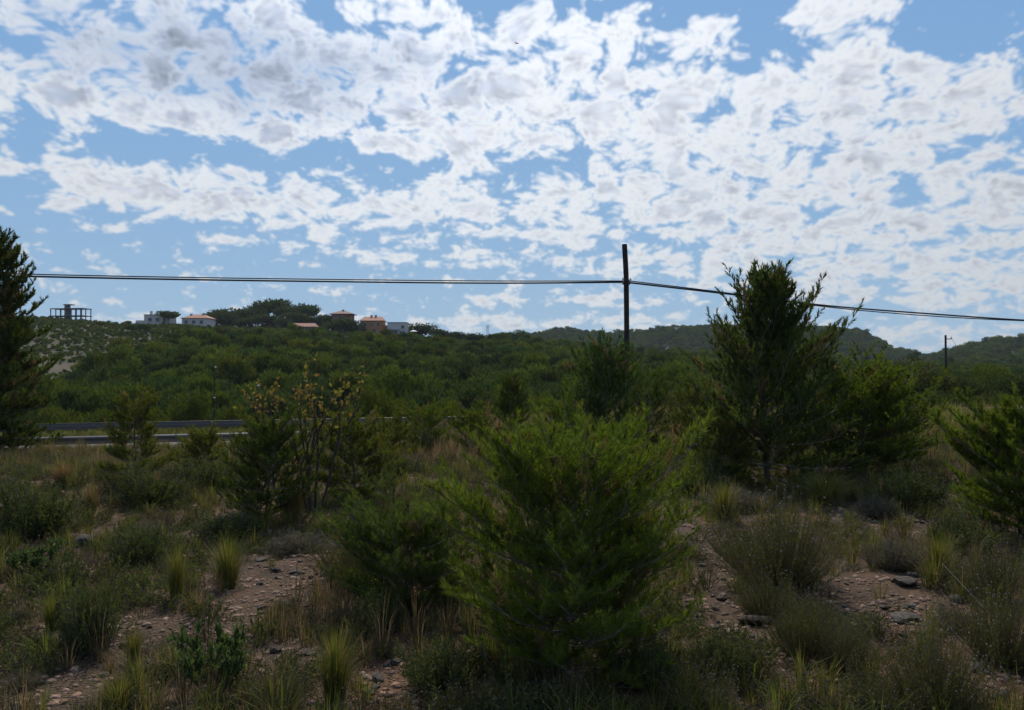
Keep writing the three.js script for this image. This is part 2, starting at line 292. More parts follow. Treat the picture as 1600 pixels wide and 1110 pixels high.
// Aleppo pine, young: whorled limbs sweeping upwards, tufts of needles at the ends
function pineTree(o) {
  const r = rng(o.seed), wood = new Soup(), crown = new Soup(), H = o.H, R = o.R, lean = o.lean ?? 0;
  const axis = (t) => [lean * t * t * H + Math.sin(t * 5 + o.seed) * 0.02 * H, t * H, Math.cos(t * 4 + o.seed) * 0.02 * H];
  const trunk = []; for (let i = 0; i <= 8; i++) trunk.push(axis(i / 8 * 0.97));
  trunk[0][1] = -0.15;
  wood.tube(trunk, trunk.map((_, i) => (o.girth ?? H * 0.017) * (1 - i / 8.6)), 7, BARK);
  const limbs = new Soup(), shape = o.shape ?? ((t) => Math.pow(1 - t, 0.75) * 0.95 + 0.08), col = o.col ?? [0.055, 0.095, 0.022];
  for (let i = 0; i < o.limbs; i++) {
    const t = lerp(o.low ?? 0.015, 0.97, Math.pow((i + r() * 0.8) / o.limbs, o.pack ?? 0.9)), b = axis(t), a = i * 2.3999 + r() * 0.7;
    const stray = r() < (o.stray ?? 0.12) ? 0.45 : 0, L = R * shape(t) * (0.6 + r() * 0.6 + stray * 0.7) * (1 + 0.4 * perlin(Math.cos(a) * 1.3 + o.seed, Math.sin(a) * 1.3 + t * 2.5)), rise = lerp(o.rise0 ?? -0.30, o.rise1 ?? 0.95, t) + (r() - 0.5) * 0.5 + stray, ca = Math.cos(a), sa = Math.sin(a), pts = [];
    const bow = 0.10 + r() * 0.2, twist = (r() - 0.5) * 0.5;
    const along = (u) => [b[0] + ca * L * u * Math.cos(rise * 0.6) - sa * twist * L * u * u, b[1] + L * (u * Math.sin(rise * 0.8) + bow * u * u), b[2] + sa * L * u * Math.cos(rise * 0.6) + ca * twist * L * u * u];
    for (let k = 0; k <= 5; k++) pts.push(along(k / 5));
    limbs.tube(pts, pts.map((_, k) => Math.max(0.0022, L * 0.0125 * (1 - k / 5.6)) * (o.thick ?? 1)), 4, vary(TWIG, r, 0.2));
    const subs = Math.max(2, Math.round((o.subs ?? 7) * (0.35 + 0.65 * L / R)));
    for (let j = 0; j < subs; j++) {
      const u = lerp(o.bare ?? 0.25, 1, (j + r()) / subs), q = along(u), nx = along(Math.min(1.05, u + 0.05)), f = norm([nx[0] - q[0], nx[1] - q[1], nx[2] - q[2]]);
      const sideways = (j % 2 ? 1 : -1) * (0.5 + r() * 0.6) * (1.15 - u * 0.6), d = norm([f[0] - sa * sideways + (r() - 0.5) * 0.3, f[1] + 0.25 + r() * 0.5, f[2] + ca * sideways + (r() - 0.5) * 0.3]);
      const sl = (o.sub ?? 0.32) * R * (0.5 + 0.5 * shape(t)) * (0.5 + r() * 0.7), e = mad(q, d, sl);
      limbs.tube([q, mad(q, d, sl * 0.5), e], [0.004 * (o.thick ?? 1), 0.003 * (o.thick ?? 1), 0.0015], 3, vary(TWIG, r, 0.25));
      const c = r() < 0.05 ? vary([0.16, 0.11, 0.045], r, 0.3) : vary(r() < 0.2 ? mix3(col, [0.13, 0.15, 0.02], 0.5) : col, r, 0.25);
      for (let m = 0; m < o.shoots; m++) {
        const w = 0.15 + 0.85 * (m + r()) / o.shoots, p = mad(q, d, sl * w), sd = norm([d[0] * 0.7 + (r() - 0.5) * 1.3, d[1] * 0.5 + 0.25 + r() * 0.5, d[2] * 0.7 + (r() - 0.5) * 1.3]);
        shoot(crown, p, sd, o.shoot * (0.6 + r() * 0.7), o.needles, o.nl, o.nw, r, c);
      }
    }
  }
  for (let m = 0; m < (o.lead ?? 5); m++) { const p = axis(0.86 + 0.12 * r()); shoot(crown, p, norm([(r() - 0.5) * 0.5, 1, (r() - 0.5) * 0.5]), o.shoot * 1.5, o.needles * 2, o.nl, o.nw, r, col); }
  // bring the grown shape to its true height and spread
  const ys = [], qs = []; for (let i = 0; i < crown.p.length; i += 9) { ys.push(crown.p[i + 1]); qs.push(Math.hypot(crown.p[i], crown.p[i + 2])); }
  ys.sort((a, b) => a - b); qs.sort((a, b) => a - b);
  const ky = H / ys[Math.floor(ys.length * 0.9985)], kr = R / qs[Math.floor(qs.length * 0.985)];
  for (const s of [wood, limbs, crown]) for (let i = 0; i < s.p.length; i += 3) { s.p[i] *= kr; s.p[i + 2] *= kr; s.p[i + 1] *= ky; if (s !== wood && s.p[i + 1] < 0.02) s.p[i + 1] = 0.02 + (s.p[i + 1] - 0.02) * 0.05; }
  const g = new THREE.Group();
  part(g, 'trunk', wood.geo(), woodMat); part(g, 'branches', limbs.geo(), woodMat).userData.kind = 'stuff'; part(g, 'crown', crown.geo(), leafMat).userData.kind = 'stuff';
  return g;
}
// evergreen shrub of upright stems set with small narrow leaves; button-like seed heads on top where asked
function stemShrub(o) {
  const r = rng(o.seed), stems = new Soup(), fol = new Soup(), heads = new Soup(), H = o.H, R = o.R;
  for (let i = 0; i < o.stems; i++) {
    const a = r() * 6.2832, k = Math.sqrt(r()), lump = perlin(Math.cos(a) * 1.6 * k + o.seed * 3.7, Math.sin(a) * 1.6 * k + 2), rr = R * k * (1 + 0.45 * lump), h = H * (0.5 + 0.5 * r()) * (1 - 0.5 * k * k) * (1 + 0.5 * lump), b = [Math.cos(a) * rr * 0.28, -0.03, Math.sin(a) * rr * 0.28], tip = [Math.cos(a) * rr + (r() - 0.5) * 0.05, h, Math.sin(a) * rr + (r() - 0.5) * 0.05];
    const mid = [lerp(b[0], tip[0], 0.62) + (r() - 0.5) * 0.04, h * 0.5, lerp(b[2], tip[2], 0.62) + (r() - 0.5) * 0.04], c = vary(o.col, r, 0.3);
    stems.tube([b, mid, tip], [0.0035, 0.0022, 0.0012].map((x) => x * (o.thick ?? 1)), 3, vary(o.stemCol ?? TWIG, r, 0.25));
    for (let j = 0; j < o.leaves; j++) {
      const u = lerp(o.from ?? 0.3, 1, Math.pow(r(), 0.8)), p = u < 0.5 ? mix3(b, mid, u * 2) : mix3(mid, tip, u * 2 - 1), d = norm(mad([0, 0.75, 0], rdir(r), 1));
      (o.broad ? leaf : blade)(fol, mad(p, rdir(r), (o.spread ?? 0.015) * r()), d, o.ll * (0.6 + r() * 0.7), o.lw, r, vary(c, r, 0.25));
    }
    if (o.heads && r() < o.heads) {
      const s = 0.009 + r() * 0.006, q = mad(tip, [0, 1, 0], s), n = 4, col = vary([0.17, 0.15, 0.14], r, 0.35), e = [];
      for (let m = 0; m < n; m++) { const g = m / n * 6.2832; e.push([q[0] + Math.cos(g) * s, q[1], q[2] + Math.sin(g) * s]); }
      for (let m = 0; m < n; m++) { heads.tri(e[m], e[(m + 1) % n], mad(q, [0, 1, 0], s * 0.7), col); heads.tri(e[(m + 1) % n], e[m], mad(q, [0, 1, 0], -s), col); }
    }
  }
  const g = new THREE.Group();
  part(g, 'stems', stems.geo(), woodMat).userData.kind = 'stuff'; part(g, 'foliage', fol.geo(), leafMat).userData.kind = 'stuff';
  if (heads.count) part(g, 'seed_heads', heads.geo(), rigidMat).userData.kind = 'stuff';
  return g;
}
// branching shrub or small broadleaf tree with flat leaves
function leafyShrub(o) {
  const r = rng(o.seed), wood = new Soup(), fol = new Soup(), H = o.H, R = o.R;
  const grow = (p, d, len, rad, lvl) => {
    const pts = [p], n = 3; let q = p, dd = d;
    for (let i = 0; i < n; i++) { dd = norm([dd[0] + (r() - 0.5) * 0.35, dd[1] + 0.06 + (r() - 0.5) * 0.2, dd[2] + (r() - 0.5) * 0.35]); q = mad(q, dd, len / n); pts.push(q); }
    wood.tube(pts, pts.map((_, i) => Math.max(0.0012, rad * (1 - i / n * 0.55))), lvl < 2 ? 5 : 3, vary(o.bark ?? BARK, r, 0.2));
    if (lvl >= o.levels - (o.inner ?? 1)) for (let i = 0; i < o.leaves; i++) {
      const k = r(), a = pts[Math.min(n - 1, Math.floor(k * n))], b = pts[Math.min(n, Math.floor(k * n) + 1)], m = mix3(a, b, (k * n) % 1), dl = norm(mad(dd, rdir(r), 1.1));
      leaf(fol, mad(m, rdir(r), (o.spread ?? 0.01) * r()), dl, o.ll * (0.6 + r() * 0.7), o.lw * (0.7 + r() * 0.5), r, vary(r() < (o.turn ?? 0) ? o.col2 : o.col, r, 0.3));
    }
    if (lvl < o.levels) { const c = o.fork ?? 3; for (let i = 0; i < c; i++) { const a = rdir(r), k = 0.55 + 0.35 * i / c; grow(pts[Math.max(1, Math.round(k * n))], norm([dd[0] + a[0] * (o.wide ?? 0.75), dd[1] + a[1] * 0.35 + 0.15, dd[2] + a[2] * (o.wide ?? 0.75)]), len * (o.shrink ?? 0.66) * (0.8 + r() * 0.4), rad * 0.55, lvl + 1); } }
  };
  for (let i = 0; i < o.stems; i++) { const a = i / o.stems * 6.2832 + r(), k = (o.flare ?? 0.6) * R / H * (0.5 + r() * 0.7); grow([Math.cos(a) * 0.03, -0.05, Math.sin(a) * 0.03], norm([Math.cos(a) * k, 1, Math.sin(a) * k]), H * (o.first ?? 0.45) * (0.8 + r() * 0.4), o.rad, 0); }
  const g = new THREE.Group();
  part(g, o.tree ? 'trunk' : 'branches', wood.geo(), woodMat).userData.kind = 'stuff'; part(g, o.tree ? 'crown' : 'foliage', fol.geo(), leafMat).userData.kind = 'stuff';
  return g;
}
function tuftSoup(o) {                                                // arching grass blades
  const r = rng(o.seed), s = new Soup();
  for (let i = 0; i < o.n; i++) {
    const a = r() * 6.2832, k = Math.sqrt(r()), b = [Math.cos(a) * o.R * 0.25 * k, -0.01, Math.sin(a) * o.R * 0.25 * k], L = o.H * (0.5 + 0.6 * r()), out = o.R * k * (0.5 + 0.7 * r()), w = o.w * (0.7 + r() * 0.6), c = vary(r() < (o.dry ?? 0) ? o.dryCol : o.col, r, 0.3);
    const side = [-Math.sin(a) * w / 2, 0, Math.cos(a) * w / 2], m = [b[0] + Math.cos(a) * out * 0.35, L * 0.62, b[2] + Math.sin(a) * out * 0.35], e = [b[0] + Math.cos(a) * out, L * (1 - 0.25 * k * r()), b[2] + Math.sin(a) * out];
    s.quad(mad(b, side, 1), mad(b, side, -1), mad(m, side, -0.8), mad(m, side, 0.8), c); s.tri(mad(m, side, 0.8), mad(m, side, -0.8), e, c);
  }
  return s;
}
function grassTuft(o) { const g = new THREE.Group(); part(g, 'blades', tuftSoup(o).geo(), leafMat).userData.kind = 'stuff'; return g; }
// a grown tree seen from afar: trunk, limbs and a crown of leaf sprays in uneven lobes
function woodTree(o) {
  const r = rng(o.seed), wood = new Soup(), s = new Soup(), H = o.H, R = o.R, c0 = o.base ?? 0.35, lobes = [];
  const top = [(r() - 0.5) * 0.5, H * 0.75, (r() - 0.5) * 0.5];
  wood.tube([[0, -0.5, 0], [top[0] * 0.4, H * 0.35, top[2] * 0.4], top], [0.16, 0.13, 0.05], 5, BARK);
  for (let i = 0; i < o.lobes; i++) {
    const a = i * 2.4 + r(), k = Math.sqrt((i + 0.3) / o.lobes) * 0.66, y = lerp(c0 + 0.14, 0.86, r() * (1 - k * 0.5) + k * 0.1 * r());
    const c = [Math.cos(a) * R * k, H * y, Math.sin(a) * R * k], q = R * (0.36 + r() * 0.24) * (o.lobeSize ?? 1);
    lobes.push([c, q]); wood.tube([[top[0] * 0.5, H * c0 * 0.95, top[2] * 0.5], mix3([0, H * c0, 0], c, 0.6), c], [0.07, 0.05, 0.02], 3, BARK);
  }
  for (let i = 0; i < o.n; i++) {
    const [c, q] = lobes[i % lobes.length], d = rdir(r), k = Math.pow(r(), 0.32), p = [c[0] + d[0] * q * k, c[1] + d[1] * q * k * (o.flat ?? 0.72), c[2] + d[2] * q * k];
    const dir = norm([d[0] * 0.8 + (r() - 0.5), 0.5 + r() * 0.6, d[2] * 0.8 + (r() - 0.5)]), col = vary(o.col, r, 0.3);
    blade(s, p, dir, o.ls * (0.6 + r() * 0.8), o.ls * 0.55, r, col);
  }
  const g = new THREE.Group();
  part(g, 'trunk', wood.geo(), woodMat); part(g, 'crown', s.geo(), woodlandMat).userData.kind = 'stuff';
  return g;
}
function plantAt(g, p, name, label, category, group, turn = 0, sx = 1, sy = 1) { g.position.set(p.x, p.y - 0.02, -p.d); g.rotation.y = turn; g.scale.set(sx, sy, sx); return put(g, name, label, category, group); }
console.log('builders done');

// ---------------------------------------------------------------- pines on the plot
// each: bearing, foot, top, half width as seen from the viewing spot give its place and real size
const GREEN = [0.115, 0.162, 0.010], DEEP = [0.070, 0.104, 0.011], OLIVE = [0.108, 0.125, 0.013];
function plotPine(px, foot, top, half, seed, label, category, extra = {}) {
  const p = spot(px, foot), H = (foot - top) * p.m, R = half * p.m, near = p.d < 8, mid = p.d < 16;
  const scale = Math.max(1, p.d / 14);
  const full = { ...extra }; if (full.limbs && !near) full.limbs = Math.round(full.limbs * 1.55);
  const g = pineTree({ seed, H, R, limbs: 50, subs: 9, shoots: near ? 7 : 5, sub: 0.42, bare: 0.18, needles: near ? 20 : 16, shoot: Math.max(0.08, R * 0.09), nl: Math.max(0.055, R * 0.062), nw: Math.max(0.0038, R * (near ? 0.0075 : 0.0145), p.d * 0.00065), col: GREEN, ...full });
  return plantAt(g, p, 'pine_tree', label, category, null, seed * 1.3);
}
const conic = (t) => Math.pow(1 - t, 0.62) * (0.72 + 0.28 * sstep(0, 0.3, t)) + 0.05, bushy = (t) => Math.sqrt(Math.max(0, 1 - Math.pow(Math.max(0, t - 0.28) / 0.77, 2.2))) * lerp(0.72, 1, sstep(0, 0.3, t)), column = (t) => 0.75 * Math.sqrt(1 - t * 0.9) + 0.2;
plotPine(-12, 708, 362, 84, 11, 'tall dark pine cut by the left edge of the picture, beside the crash barriers', 'pine tree', { limbs: 100, subs: 11, shape: (t) => 0.95 * Math.pow(1 - t, 0.42) + 0.05, pack: 1.0, col: [0.056, 0.080, 0.011], rise1: 0.9, nw: 0.036, nl: 0.15, stray: 0 });
plotPine(1198, 758, 412, 132, 12, 'tallest pine on the plot, feathery pointed top crossing the cable', 'pine tree', { limbs: 84, subs: 12, shape: conic, rise1: 1.35, lead: 6, pack: 0.95, nw: 0.0155, stray: 0.2, col: [0.068, 0.098, 0.017] });
plotPine(1345, 738, 545, 112, 13, 'wide bushy pine right behind the tallest pine, bright green', 'pine tree', { limbs: 66, subs: 12, shape: bushy, nw: 0.018 });
plotPine(1275, 745, 500, 70, 14, 'slender pine between the tallest pine and the wide bushy pine', 'pine tree', { limbs: 36, shape: column, rise1: 1.4, col: DEEP });
plotPine(1594, 838, 612, 112, 15, 'rounded green pine bush cut by the right edge of the picture', 'pine bush', { limbs: 60, shape: bushy, nw: 0.0095, nl: 0.075, subs: 12, rise0: 0, stray: 0.28, sub: 0.5 });
plotPine(885, 1042, 632, 208, 16, 'large young pine in the centre foreground with bare grey inner twigs', 'pine tree', { limbs: 112, subs: 11, shape: bushy, bare: 0.22, pack: 1.05, rise0: -0.05, rise1: 0.85, stray: 0.28, sub: 0.5, lead: 3 });
plotPine(635, 950, 744, 140, 17, 'dark low pine bush left of the large foreground pine', 'pine bush', { pack: 1.1, rise0: 0, stray: 0.25, sub: 0.5, limbs: 78, subs: 9, shape: bushy, col: DEEP });
plotPine(945, 724, 522, 92, 18, 'pine with upright plume-like shoots in front of the wooden pole', 'pine tree', { limbs: 50, shape: column, rise1: 1.4, rise0: 0.2, lead: 9, col: [0.055, 0.102, 0.018] });
plotPine(1010, 712, 560, 62, 19, 'smaller pine just right of the wooden pole', 'pine tree', { limbs: 36, shape: bushy, col: DEEP });
plotPine(800, 702, 582, 42, 20, 'narrow dark pine in front of the valley wood, left of the plume-like pine', 'pine tree', { limbs: 34, shape: column, rise1: 1.3, col: DEEP });
plotPine(662, 706, 624, 52, 21, 'low round pine bush hiding the end of the far crash barrier', 'pine bush', { limbs: 34, shape: bushy });
plotPine(738, 706, 628, 44, 22, 'low round pine bush beside the narrow dark pine', 'pine bush', { limbs: 32, shape: bushy });
plotPine(214, 762, 604, 58, 23, 'slim open pine standing before the crash barriers', 'pine tree', { limbs: 36, shape: column, col: OLIVE, bare: 0.3 });
plotPine(420, 806, 632, 84, 24, 'dark dense pine bush on the left, nearest the leafless sapling', 'pine bush', { limbs: 52, shape: bushy, col: DEEP });
plotPine(552, 784, 638, 80, 25, 'rounded pine bush right of the yellow-leaved sapling', 'pine bush', { limbs: 44, shape: bushy, col: OLIVE });
plotPine(1085, 722, 588, 52, 26, 'yellow-green pine bush touching the left side of the tallest pine', 'pine bush', { limbs: 40, shape: bushy, col: OLIVE });
plotPine(1128, 766, 640, 50, 27, 'low shaded pine at the left foot of the tallest pine', 'pine bush', { limbs: 36, shape: bushy, col: OLIVE });

plotPine(880, 706, 612, 46, 28, 'low rounded pine between the narrow dark pine and the plume-like pine', 'pine bush', { limbs: 32, shape: bushy });
plotPine(610, 716, 640, 40, 29, 'small pine bush in dry grass left of the low round bushes', 'pine bush', { limbs: 26, shape: bushy, col: OLIVE });
plotPine(1400, 722, 590, 60, 30, 'pale green pine bush at the left edge of the grassy field', 'pine bush', { limbs: 34, shape: bushy });
plotPine(320, 742, 660, 46, 34, 'small olive pine bush right of the slim open pine', 'pine bush', { limbs: 26, shape: bushy, col: OLIVE });
// the sapling with turning leaves
for (const [px, foot, top, half, seed, label] of [[490, 803, 592, 62, 31, 'bare-stemmed sapling with sparse yellowing leaves among the left pine bushes'], [430, 772, 564, 30, 32, 'thin leaning sapling with few ochre leaves above the dark pine bush']]) {
  const p = spot(px, foot), H = (foot - top) * p.m, R = half * p.m;
  plantAt(leafyShrub({ seed, H: H * 1.25, R: R * 1.3, stems: seed === 31 ? 5 : 2, levels: 3, fork: 2, leaves: 5, inner: 1, ll: 0.06, lw: 0.036, rad: 0.02, first: 0.5, shrink: 0.68, flare: 1.2, wide: 0.5, col: [0.17, 0.15, 0.025], col2: [0.21, 0.13, 0.03], turn: 0.4, bark: [0.055, 0.042, 0.038], tree: true, spread: 0.02 }), p, 'sapling', label, 'sapling');
}
console.log('pines done');

// ---------------------------------------------------------------- low shrubs and tufts of the stony ground
const P = {                                                           // one of each kind, one metre high, copied below
  heath: [0, 1, 2].map((k) => stemShrub({ seed: 50 + k, H: 1, R: 0.85, stems: 480, leaves: 22, ll: 0.05, lw: 0.008, col: [0.088, 0.088, 0.018], heads: 0.45, thick: 1.2, stemCol: [0.13, 0.10, 0.06], from: 0.22, spread: 0.03 })),
  thyme: [0, 1].map((k) => stemShrub({ seed: 60 + k, H: 1, R: 1.2, stems: 340, leaves: 20, ll: 0.11, lw: 0.02, col: [0.115, 0.105, 0.062], thick: 3, spread: 0.06, from: 0.3, stemCol: [0.16, 0.13, 0.12] })),
  mastic: [0, 1].map((k) => leafyShrub({ seed: 70 + k, H: 1, R: 0.75, stems: 9, levels: 3, fork: 2, leaves: 11, inner: 2, ll: 0.075, lw: 0.036, rad: 0.012, first: 0.42, shrink: 0.6, flare: 1.5, col: [0.062, 0.100, 0.022], col2: [0.10, 0.12, 0.05], turn: 0.12, bark: [0.075, 0.048, 0.04], spread: 0.02 })),
  dark: [0, 1].map((k) => stemShrub({ seed: 80 + k, H: 1, R: 0.95, stems: 280, leaves: 24, ll: 0.08, lw: 0.028, broad: true, col: [0.062, 0.078, 0.014], thick: 2.2, spread: 0.04, from: 0.2 })),
  tuft: [0, 1].map((k) => grassTuft({ seed: 90 + k, n: 620, H: 1, R: 0.8, w: 0.012, col: [0.110, 0.125, 0.016], dry: 0.25, dryCol: [0.25, 0.20, 0.06] })),
  straw: [0, 1].map((k) => grassTuft({ seed: 95 + k, n: 420, H: 1, R: 0.7, w: 0.014, col: [0.20, 0.125, 0.05], dry: 0.35, dryCol: [0.12, 0.11, 0.035] })),
};
const KIND = { heath: ['heath_shrub', 'shrub'], thyme: ['thyme_cushion', 'shrub'], mastic: ['mastic_shrub', 'shrub'], dark: ['leafy_shrub', 'shrub'], tuft: ['grass_tuft', 'grass tuft'], straw: ['dry_grass_tuft', 'grass tuft'] };
let serial = 0;
function low(kind, px, foot, wpx, hpx, label, group) {
  const p = spot(px, foot), set = P[kind], R0 = { heath: 0.85, thyme: 1.2, mastic: 0.75, dark: 0.95, tuft: 0.8, straw: 0.7 }[kind];
  plantAt(copyOf(set[serial % set.length]), p, KIND[kind][0], label, KIND[kind][1], group, serial++ * 1.7, wpx * p.m / 2 / R0, hpx * p.m);
}
const LOW = [
  ['heath', 1215, 912, 225, 150, 'large domed shrub dotted with seed heads right of the foreground pine'],
  ['heath', 1195, 962, 110, 85, 'small seed-head shrub against the front of the large domed shrub'],
  ['heath', 1255, 1022, 125, 125, 'upright seed-head shrub in front of the large domed shrub'],
  ['heath', 1325, 1050, 95, 100, 'narrow brownish seed-head shrub beside the pale stone slab'],
  ['heath', 1460, 1108, 190, 165, 'wide seed-head shrub at the lower right edge of the stony patch'],
  ['heath', 1360, 1112, 130, 90, 'seed-head shrub at the bottom of the picture, right of the stony patch'],
  ['heath', 1565, 1040, 170, 150, 'broad seed-head shrub at the right edge behind a long pale stalk'],
  ['heath', 1545, 935, 110, 110, 'greenish seed-head shrub under the right-hand pine bush'],
  ['tuft', 1465, 905, 70, 85, 'upright green grass tuft on the stony patch at right'],
  ['thyme', 1392, 888, 85, 60, 'greyish brown cushion left of the upright grass tuft'],
  ['thyme', 1490, 985, 80, 45, 'grey-green cushion beside the pale stones at right'],
  ['dark', 1130, 1060, 100, 75, 'small leafy shrub at the right foot of the foreground pine'],
  ['heath', 1090, 1108, 160, 70, 'low seed-head shrub at the bottom, below the foreground pine'],
  ['mastic', 335, 1092, 165, 215, 'loose round-leaved shrub with reddish stems in the left foreground'],
  ['tuft', 525, 1092, 105, 135, 'dense green grass tuft in the foreground between soil patches'],
  ['tuft', 278, 938, 55, 100, 'tall pale grass tuft behind the round-leaved shrub'],
  ['tuft', 358, 918, 80, 95, 'broad green grass tuft beside the stony soil patch'],
  ['dark', 222, 885, 95, 75, 'dark rounded shrub right of the grey boulder'],
  ['dark', 52, 842, 130, 105, 'big dark shrub at the left edge behind the boulder'],
  ['mastic', 60, 902, 130, 100, 'bright green leafy shrub at the left edge, in front of the big dark shrub'],
  ['dark', 90, 925, 100, 60, 'dark shrub below the grey boulder'],
  ['dark', 140, 1020, 95, 130, 'dark upright shrub left of the round-leaved shrub'],
  ['tuft', 85, 985, 60, 70, 'yellow-green grass tuft left of the dark upright shrub'],
  ['thyme', 38, 1072, 60, 36, 'bluish green cushion in the lower left corner'],
  ['thyme', 30, 975, 45, 30, 'small grey cushion at the left edge of the soil'],
  ['tuft', 190, 1112, 110, 70, 'yellow-green grass tuft at the bottom left'],
  ['tuft', 212, 1030, 50, 60, 'small yellowish grass tuft behind the round-leaved shrub'],
  ['heath', 430, 1112, 130, 80, 'dark seed-head shrub at the bottom, left of the dense grass tuft'],
  ['heath', 440, 965, 60, 45, 'small sparse shrub in the middle of the left soil patch'],
  ['heath', 560, 905, 150, 110, 'brownish shrub left of the dark low pine bush'],
  ['dark', 590, 985, 110, 70, 'small shrub in front of the dark low pine bush'],
  ['dark', 690, 1075, 130, 90, 'leafy shrub at the left foot of the foreground pine'],
  ['heath', 740, 1112, 150, 60, 'low seed-head shrub at the bottom, left of the foreground pine'],
  ['heath', 880, 1114, 190, 75, 'low seed-head shrub at the bottom, in the pine shade'],
  ['dark', 1010, 1072, 120, 80, 'leafy clump at the lower right side of the foreground pine'],
  ['straw', 145, 800, 45, 50, 'orange dry grass tuft near the grey boulder'],
  ['straw', 100, 762, 60, 48, 'reddish brown grass tuft in front of the crash barriers'],
  ['straw', 315, 720, 70, 46, 'brown grass tuft between the slim pine and the dark pine bush'],
  ['straw', 590, 752, 50, 52, 'tall straw tuft right of the yellowing sapling'],
  ['straw', 460, 815, 60, 66, 'dry grass tuft at the foot of the dark pine bush'],
  ['dark', 235, 790, 110, 66, 'grey-green shrub under the slim open pine'],
  ['dark', 320, 768, 110, 56, 'low shrub between the slim pine and the dense pine bush'],
  ['thyme', 672, 705, 40, 32, 'small bare grey shrub below the low round pine bush'],
  ['dark', 615, 748, 56, 46, 'small round green shrub beside the tall straw tuft'],
  ['dark', 770, 742, 80, 30, 'flat green shrub in the dry grass in front of the narrow pine'],
  ['thyme', 1150, 800, 110, 48, 'greyish cushion under the tallest pine'],
  ['dark', 1090, 770, 100, 60, 'olive shrub left of the tallest pine foot'],
  ['tuft', 1130, 812, 70, 70, 'yellow-green grass tuft left of the large domed shrub'],
  ['dark', 1420, 790, 130, 60, 'olive shrub on the right under the wide bushy pine'],
  ['thyme', 1370, 806, 80, 40, 'grey cushion at the edge of the red soil at right'],
  ['dark', 1500, 860, 120, 66, 'dark shrub in front of the right-hand pine bush'],
  ['tuft', 1290, 790, 110, 62, 'pale grass tuft in the shade behind the large domed shrub'],
  ['thyme', 470, 862, 120, 36, 'grey-brown cushion at the top of the left soil patch'],
  ['dark', 360, 838, 110, 46, 'low green shrub behind the broad green grass tuft'],
  ['thyme', 230, 850, 70, 36, 'grey cushion behind the dark rounded shrub'],
];
for (const a of LOW) low(...a);
console.log('shrubs done');

// long pale stalk leaning over the right-hand stones
{
  const p = spot(1585, 1040), s = new Soup(); s.tube([[0, -0.02, 0], [-0.12, 0.26, -0.05], [-0.34, 0.52, -0.12]], [0.004, 0.003, 0.0015], 4, [0.42, 0.38, 0.27]);
  const m = new THREE.Mesh(s.geo(), woodMat); m.position.set(p.x, p.y, -p.d); put(m, 'dry_stalk', 'long pale dry stalk leaning at the right edge of the stones', 'stalk');
}
// ---------------------------------------------------------------- stones
function stoneGeo(seed, flat) {
  const g0 = new THREE.IcosahedronGeometry(1, 2); g0.deleteAttribute('uv'); g0.deleteAttribute('normal'); const g = mergeVertices(g0), r = rng(seed), p = g.attributes.position, pl = [...Array(9)].map(() => [rdir(r), 0.55 + r() * 0.4]);
  for (let i = 0; i < p.count; i++) { let v = [p.getX(i), p.getY(i), p.getZ(i)]; for (const [n, k] of pl) { const d = v[0] * n[0] + v[1] * n[1] + v[2] * n[2]; if (d > k) v = mad(v, n, k - d); } const f = 1 + perlin(v[0] * 3 + seed, v[1] * 3 + v[2] * 2) * 0.09; p.setXYZ(i, v[0] * f, v[1] * f * flat, v[2] * f * 0.8); }
  return toCreasedNormals(g.toNonIndexed(), 0.6);
}
const stones = [0.35, 0.42, 0.5, 0.6, 0.3, 0.75, 0.4, 0.55].map((f, i) => stoneGeo(200 + i, f));
const stoneBump = canvasTexture(256, (u, v) => { const k = 0.5 + tiled((x, y) => fbm(x, y, 4), u, v, 8) * 0.7; return [k, k, k]; });
for (const g of stones) { const p = g.attributes.position, uv = []; for (let i = 0; i < p.count; i++) uv.push(p.getX(i) * 0.5 + p.getY(i) * 0.3, p.getZ(i) * 0.5 + p.getY(i) * 0.4); g.setAttribute('uv', new THREE.Float32BufferAttribute(uv, 2)); }
const stoneMats = [[0.21, 0.18, 0.155], [0.17, 0.135, 0.11], [0.25, 0.22, 0.19], [0.17, 0.105, 0.075], [0.13, 0.125, 0.12]].map(([r, g, b]) => std(r, g, b, { roughness: 0.95, map: stoneBump }));
function stone(px, py, wpx, g, m, label, group, name = 'stone', k = 1) {
  const p = spot(px, py); if (!p) return;
  const s = wpx * p.m / 2, o = new THREE.Mesh(stones[g], stoneMats[m]);
  o.position.set(p.x, p.y + s * 0.12, -p.d); o.rotation.set((g - 4) * 0.05, px * 0.37, (m - 2) * 0.06); o.scale.set(s, s * k, s); put(o, name, label, 'stone', group);
}
stone(133, 852, 40, 5, 4, 'dark grey boulder among the shrubs on the left', null, 'boulder');
stone(1410, 968, 46, 4, 2, 'pale flat stone in the middle of the right stony patch');
stone(1412, 914, 46, 4, 1, 'wide low stone slab at the top of the right stony patch');
stone(1190, 1024, 34, 2, 2, 'pale stone on red soil left of the upright seed-head shrub');
stone(410, 876, 20, 4, 2, 'pale flat stone at the left rim of the left soil patch');
stone(435, 893, 22, 0, 4, 'bluish grey flat stone in the left soil patch');
stone(263, 1032, 22, 1, 2, 'light stone left of the round-leaved shrub');
stone(1095, 884, 20, 1, 0, 'grey stone on the narrow red path beside the foreground pine');
stone(1120, 1095, 60, 6, 4, 'broad grey stone at the bottom, right of the foreground pine');
stone(1180, 972, 60, 0, 3, 'red-brown slab on the soil below the small seed-head shrub');
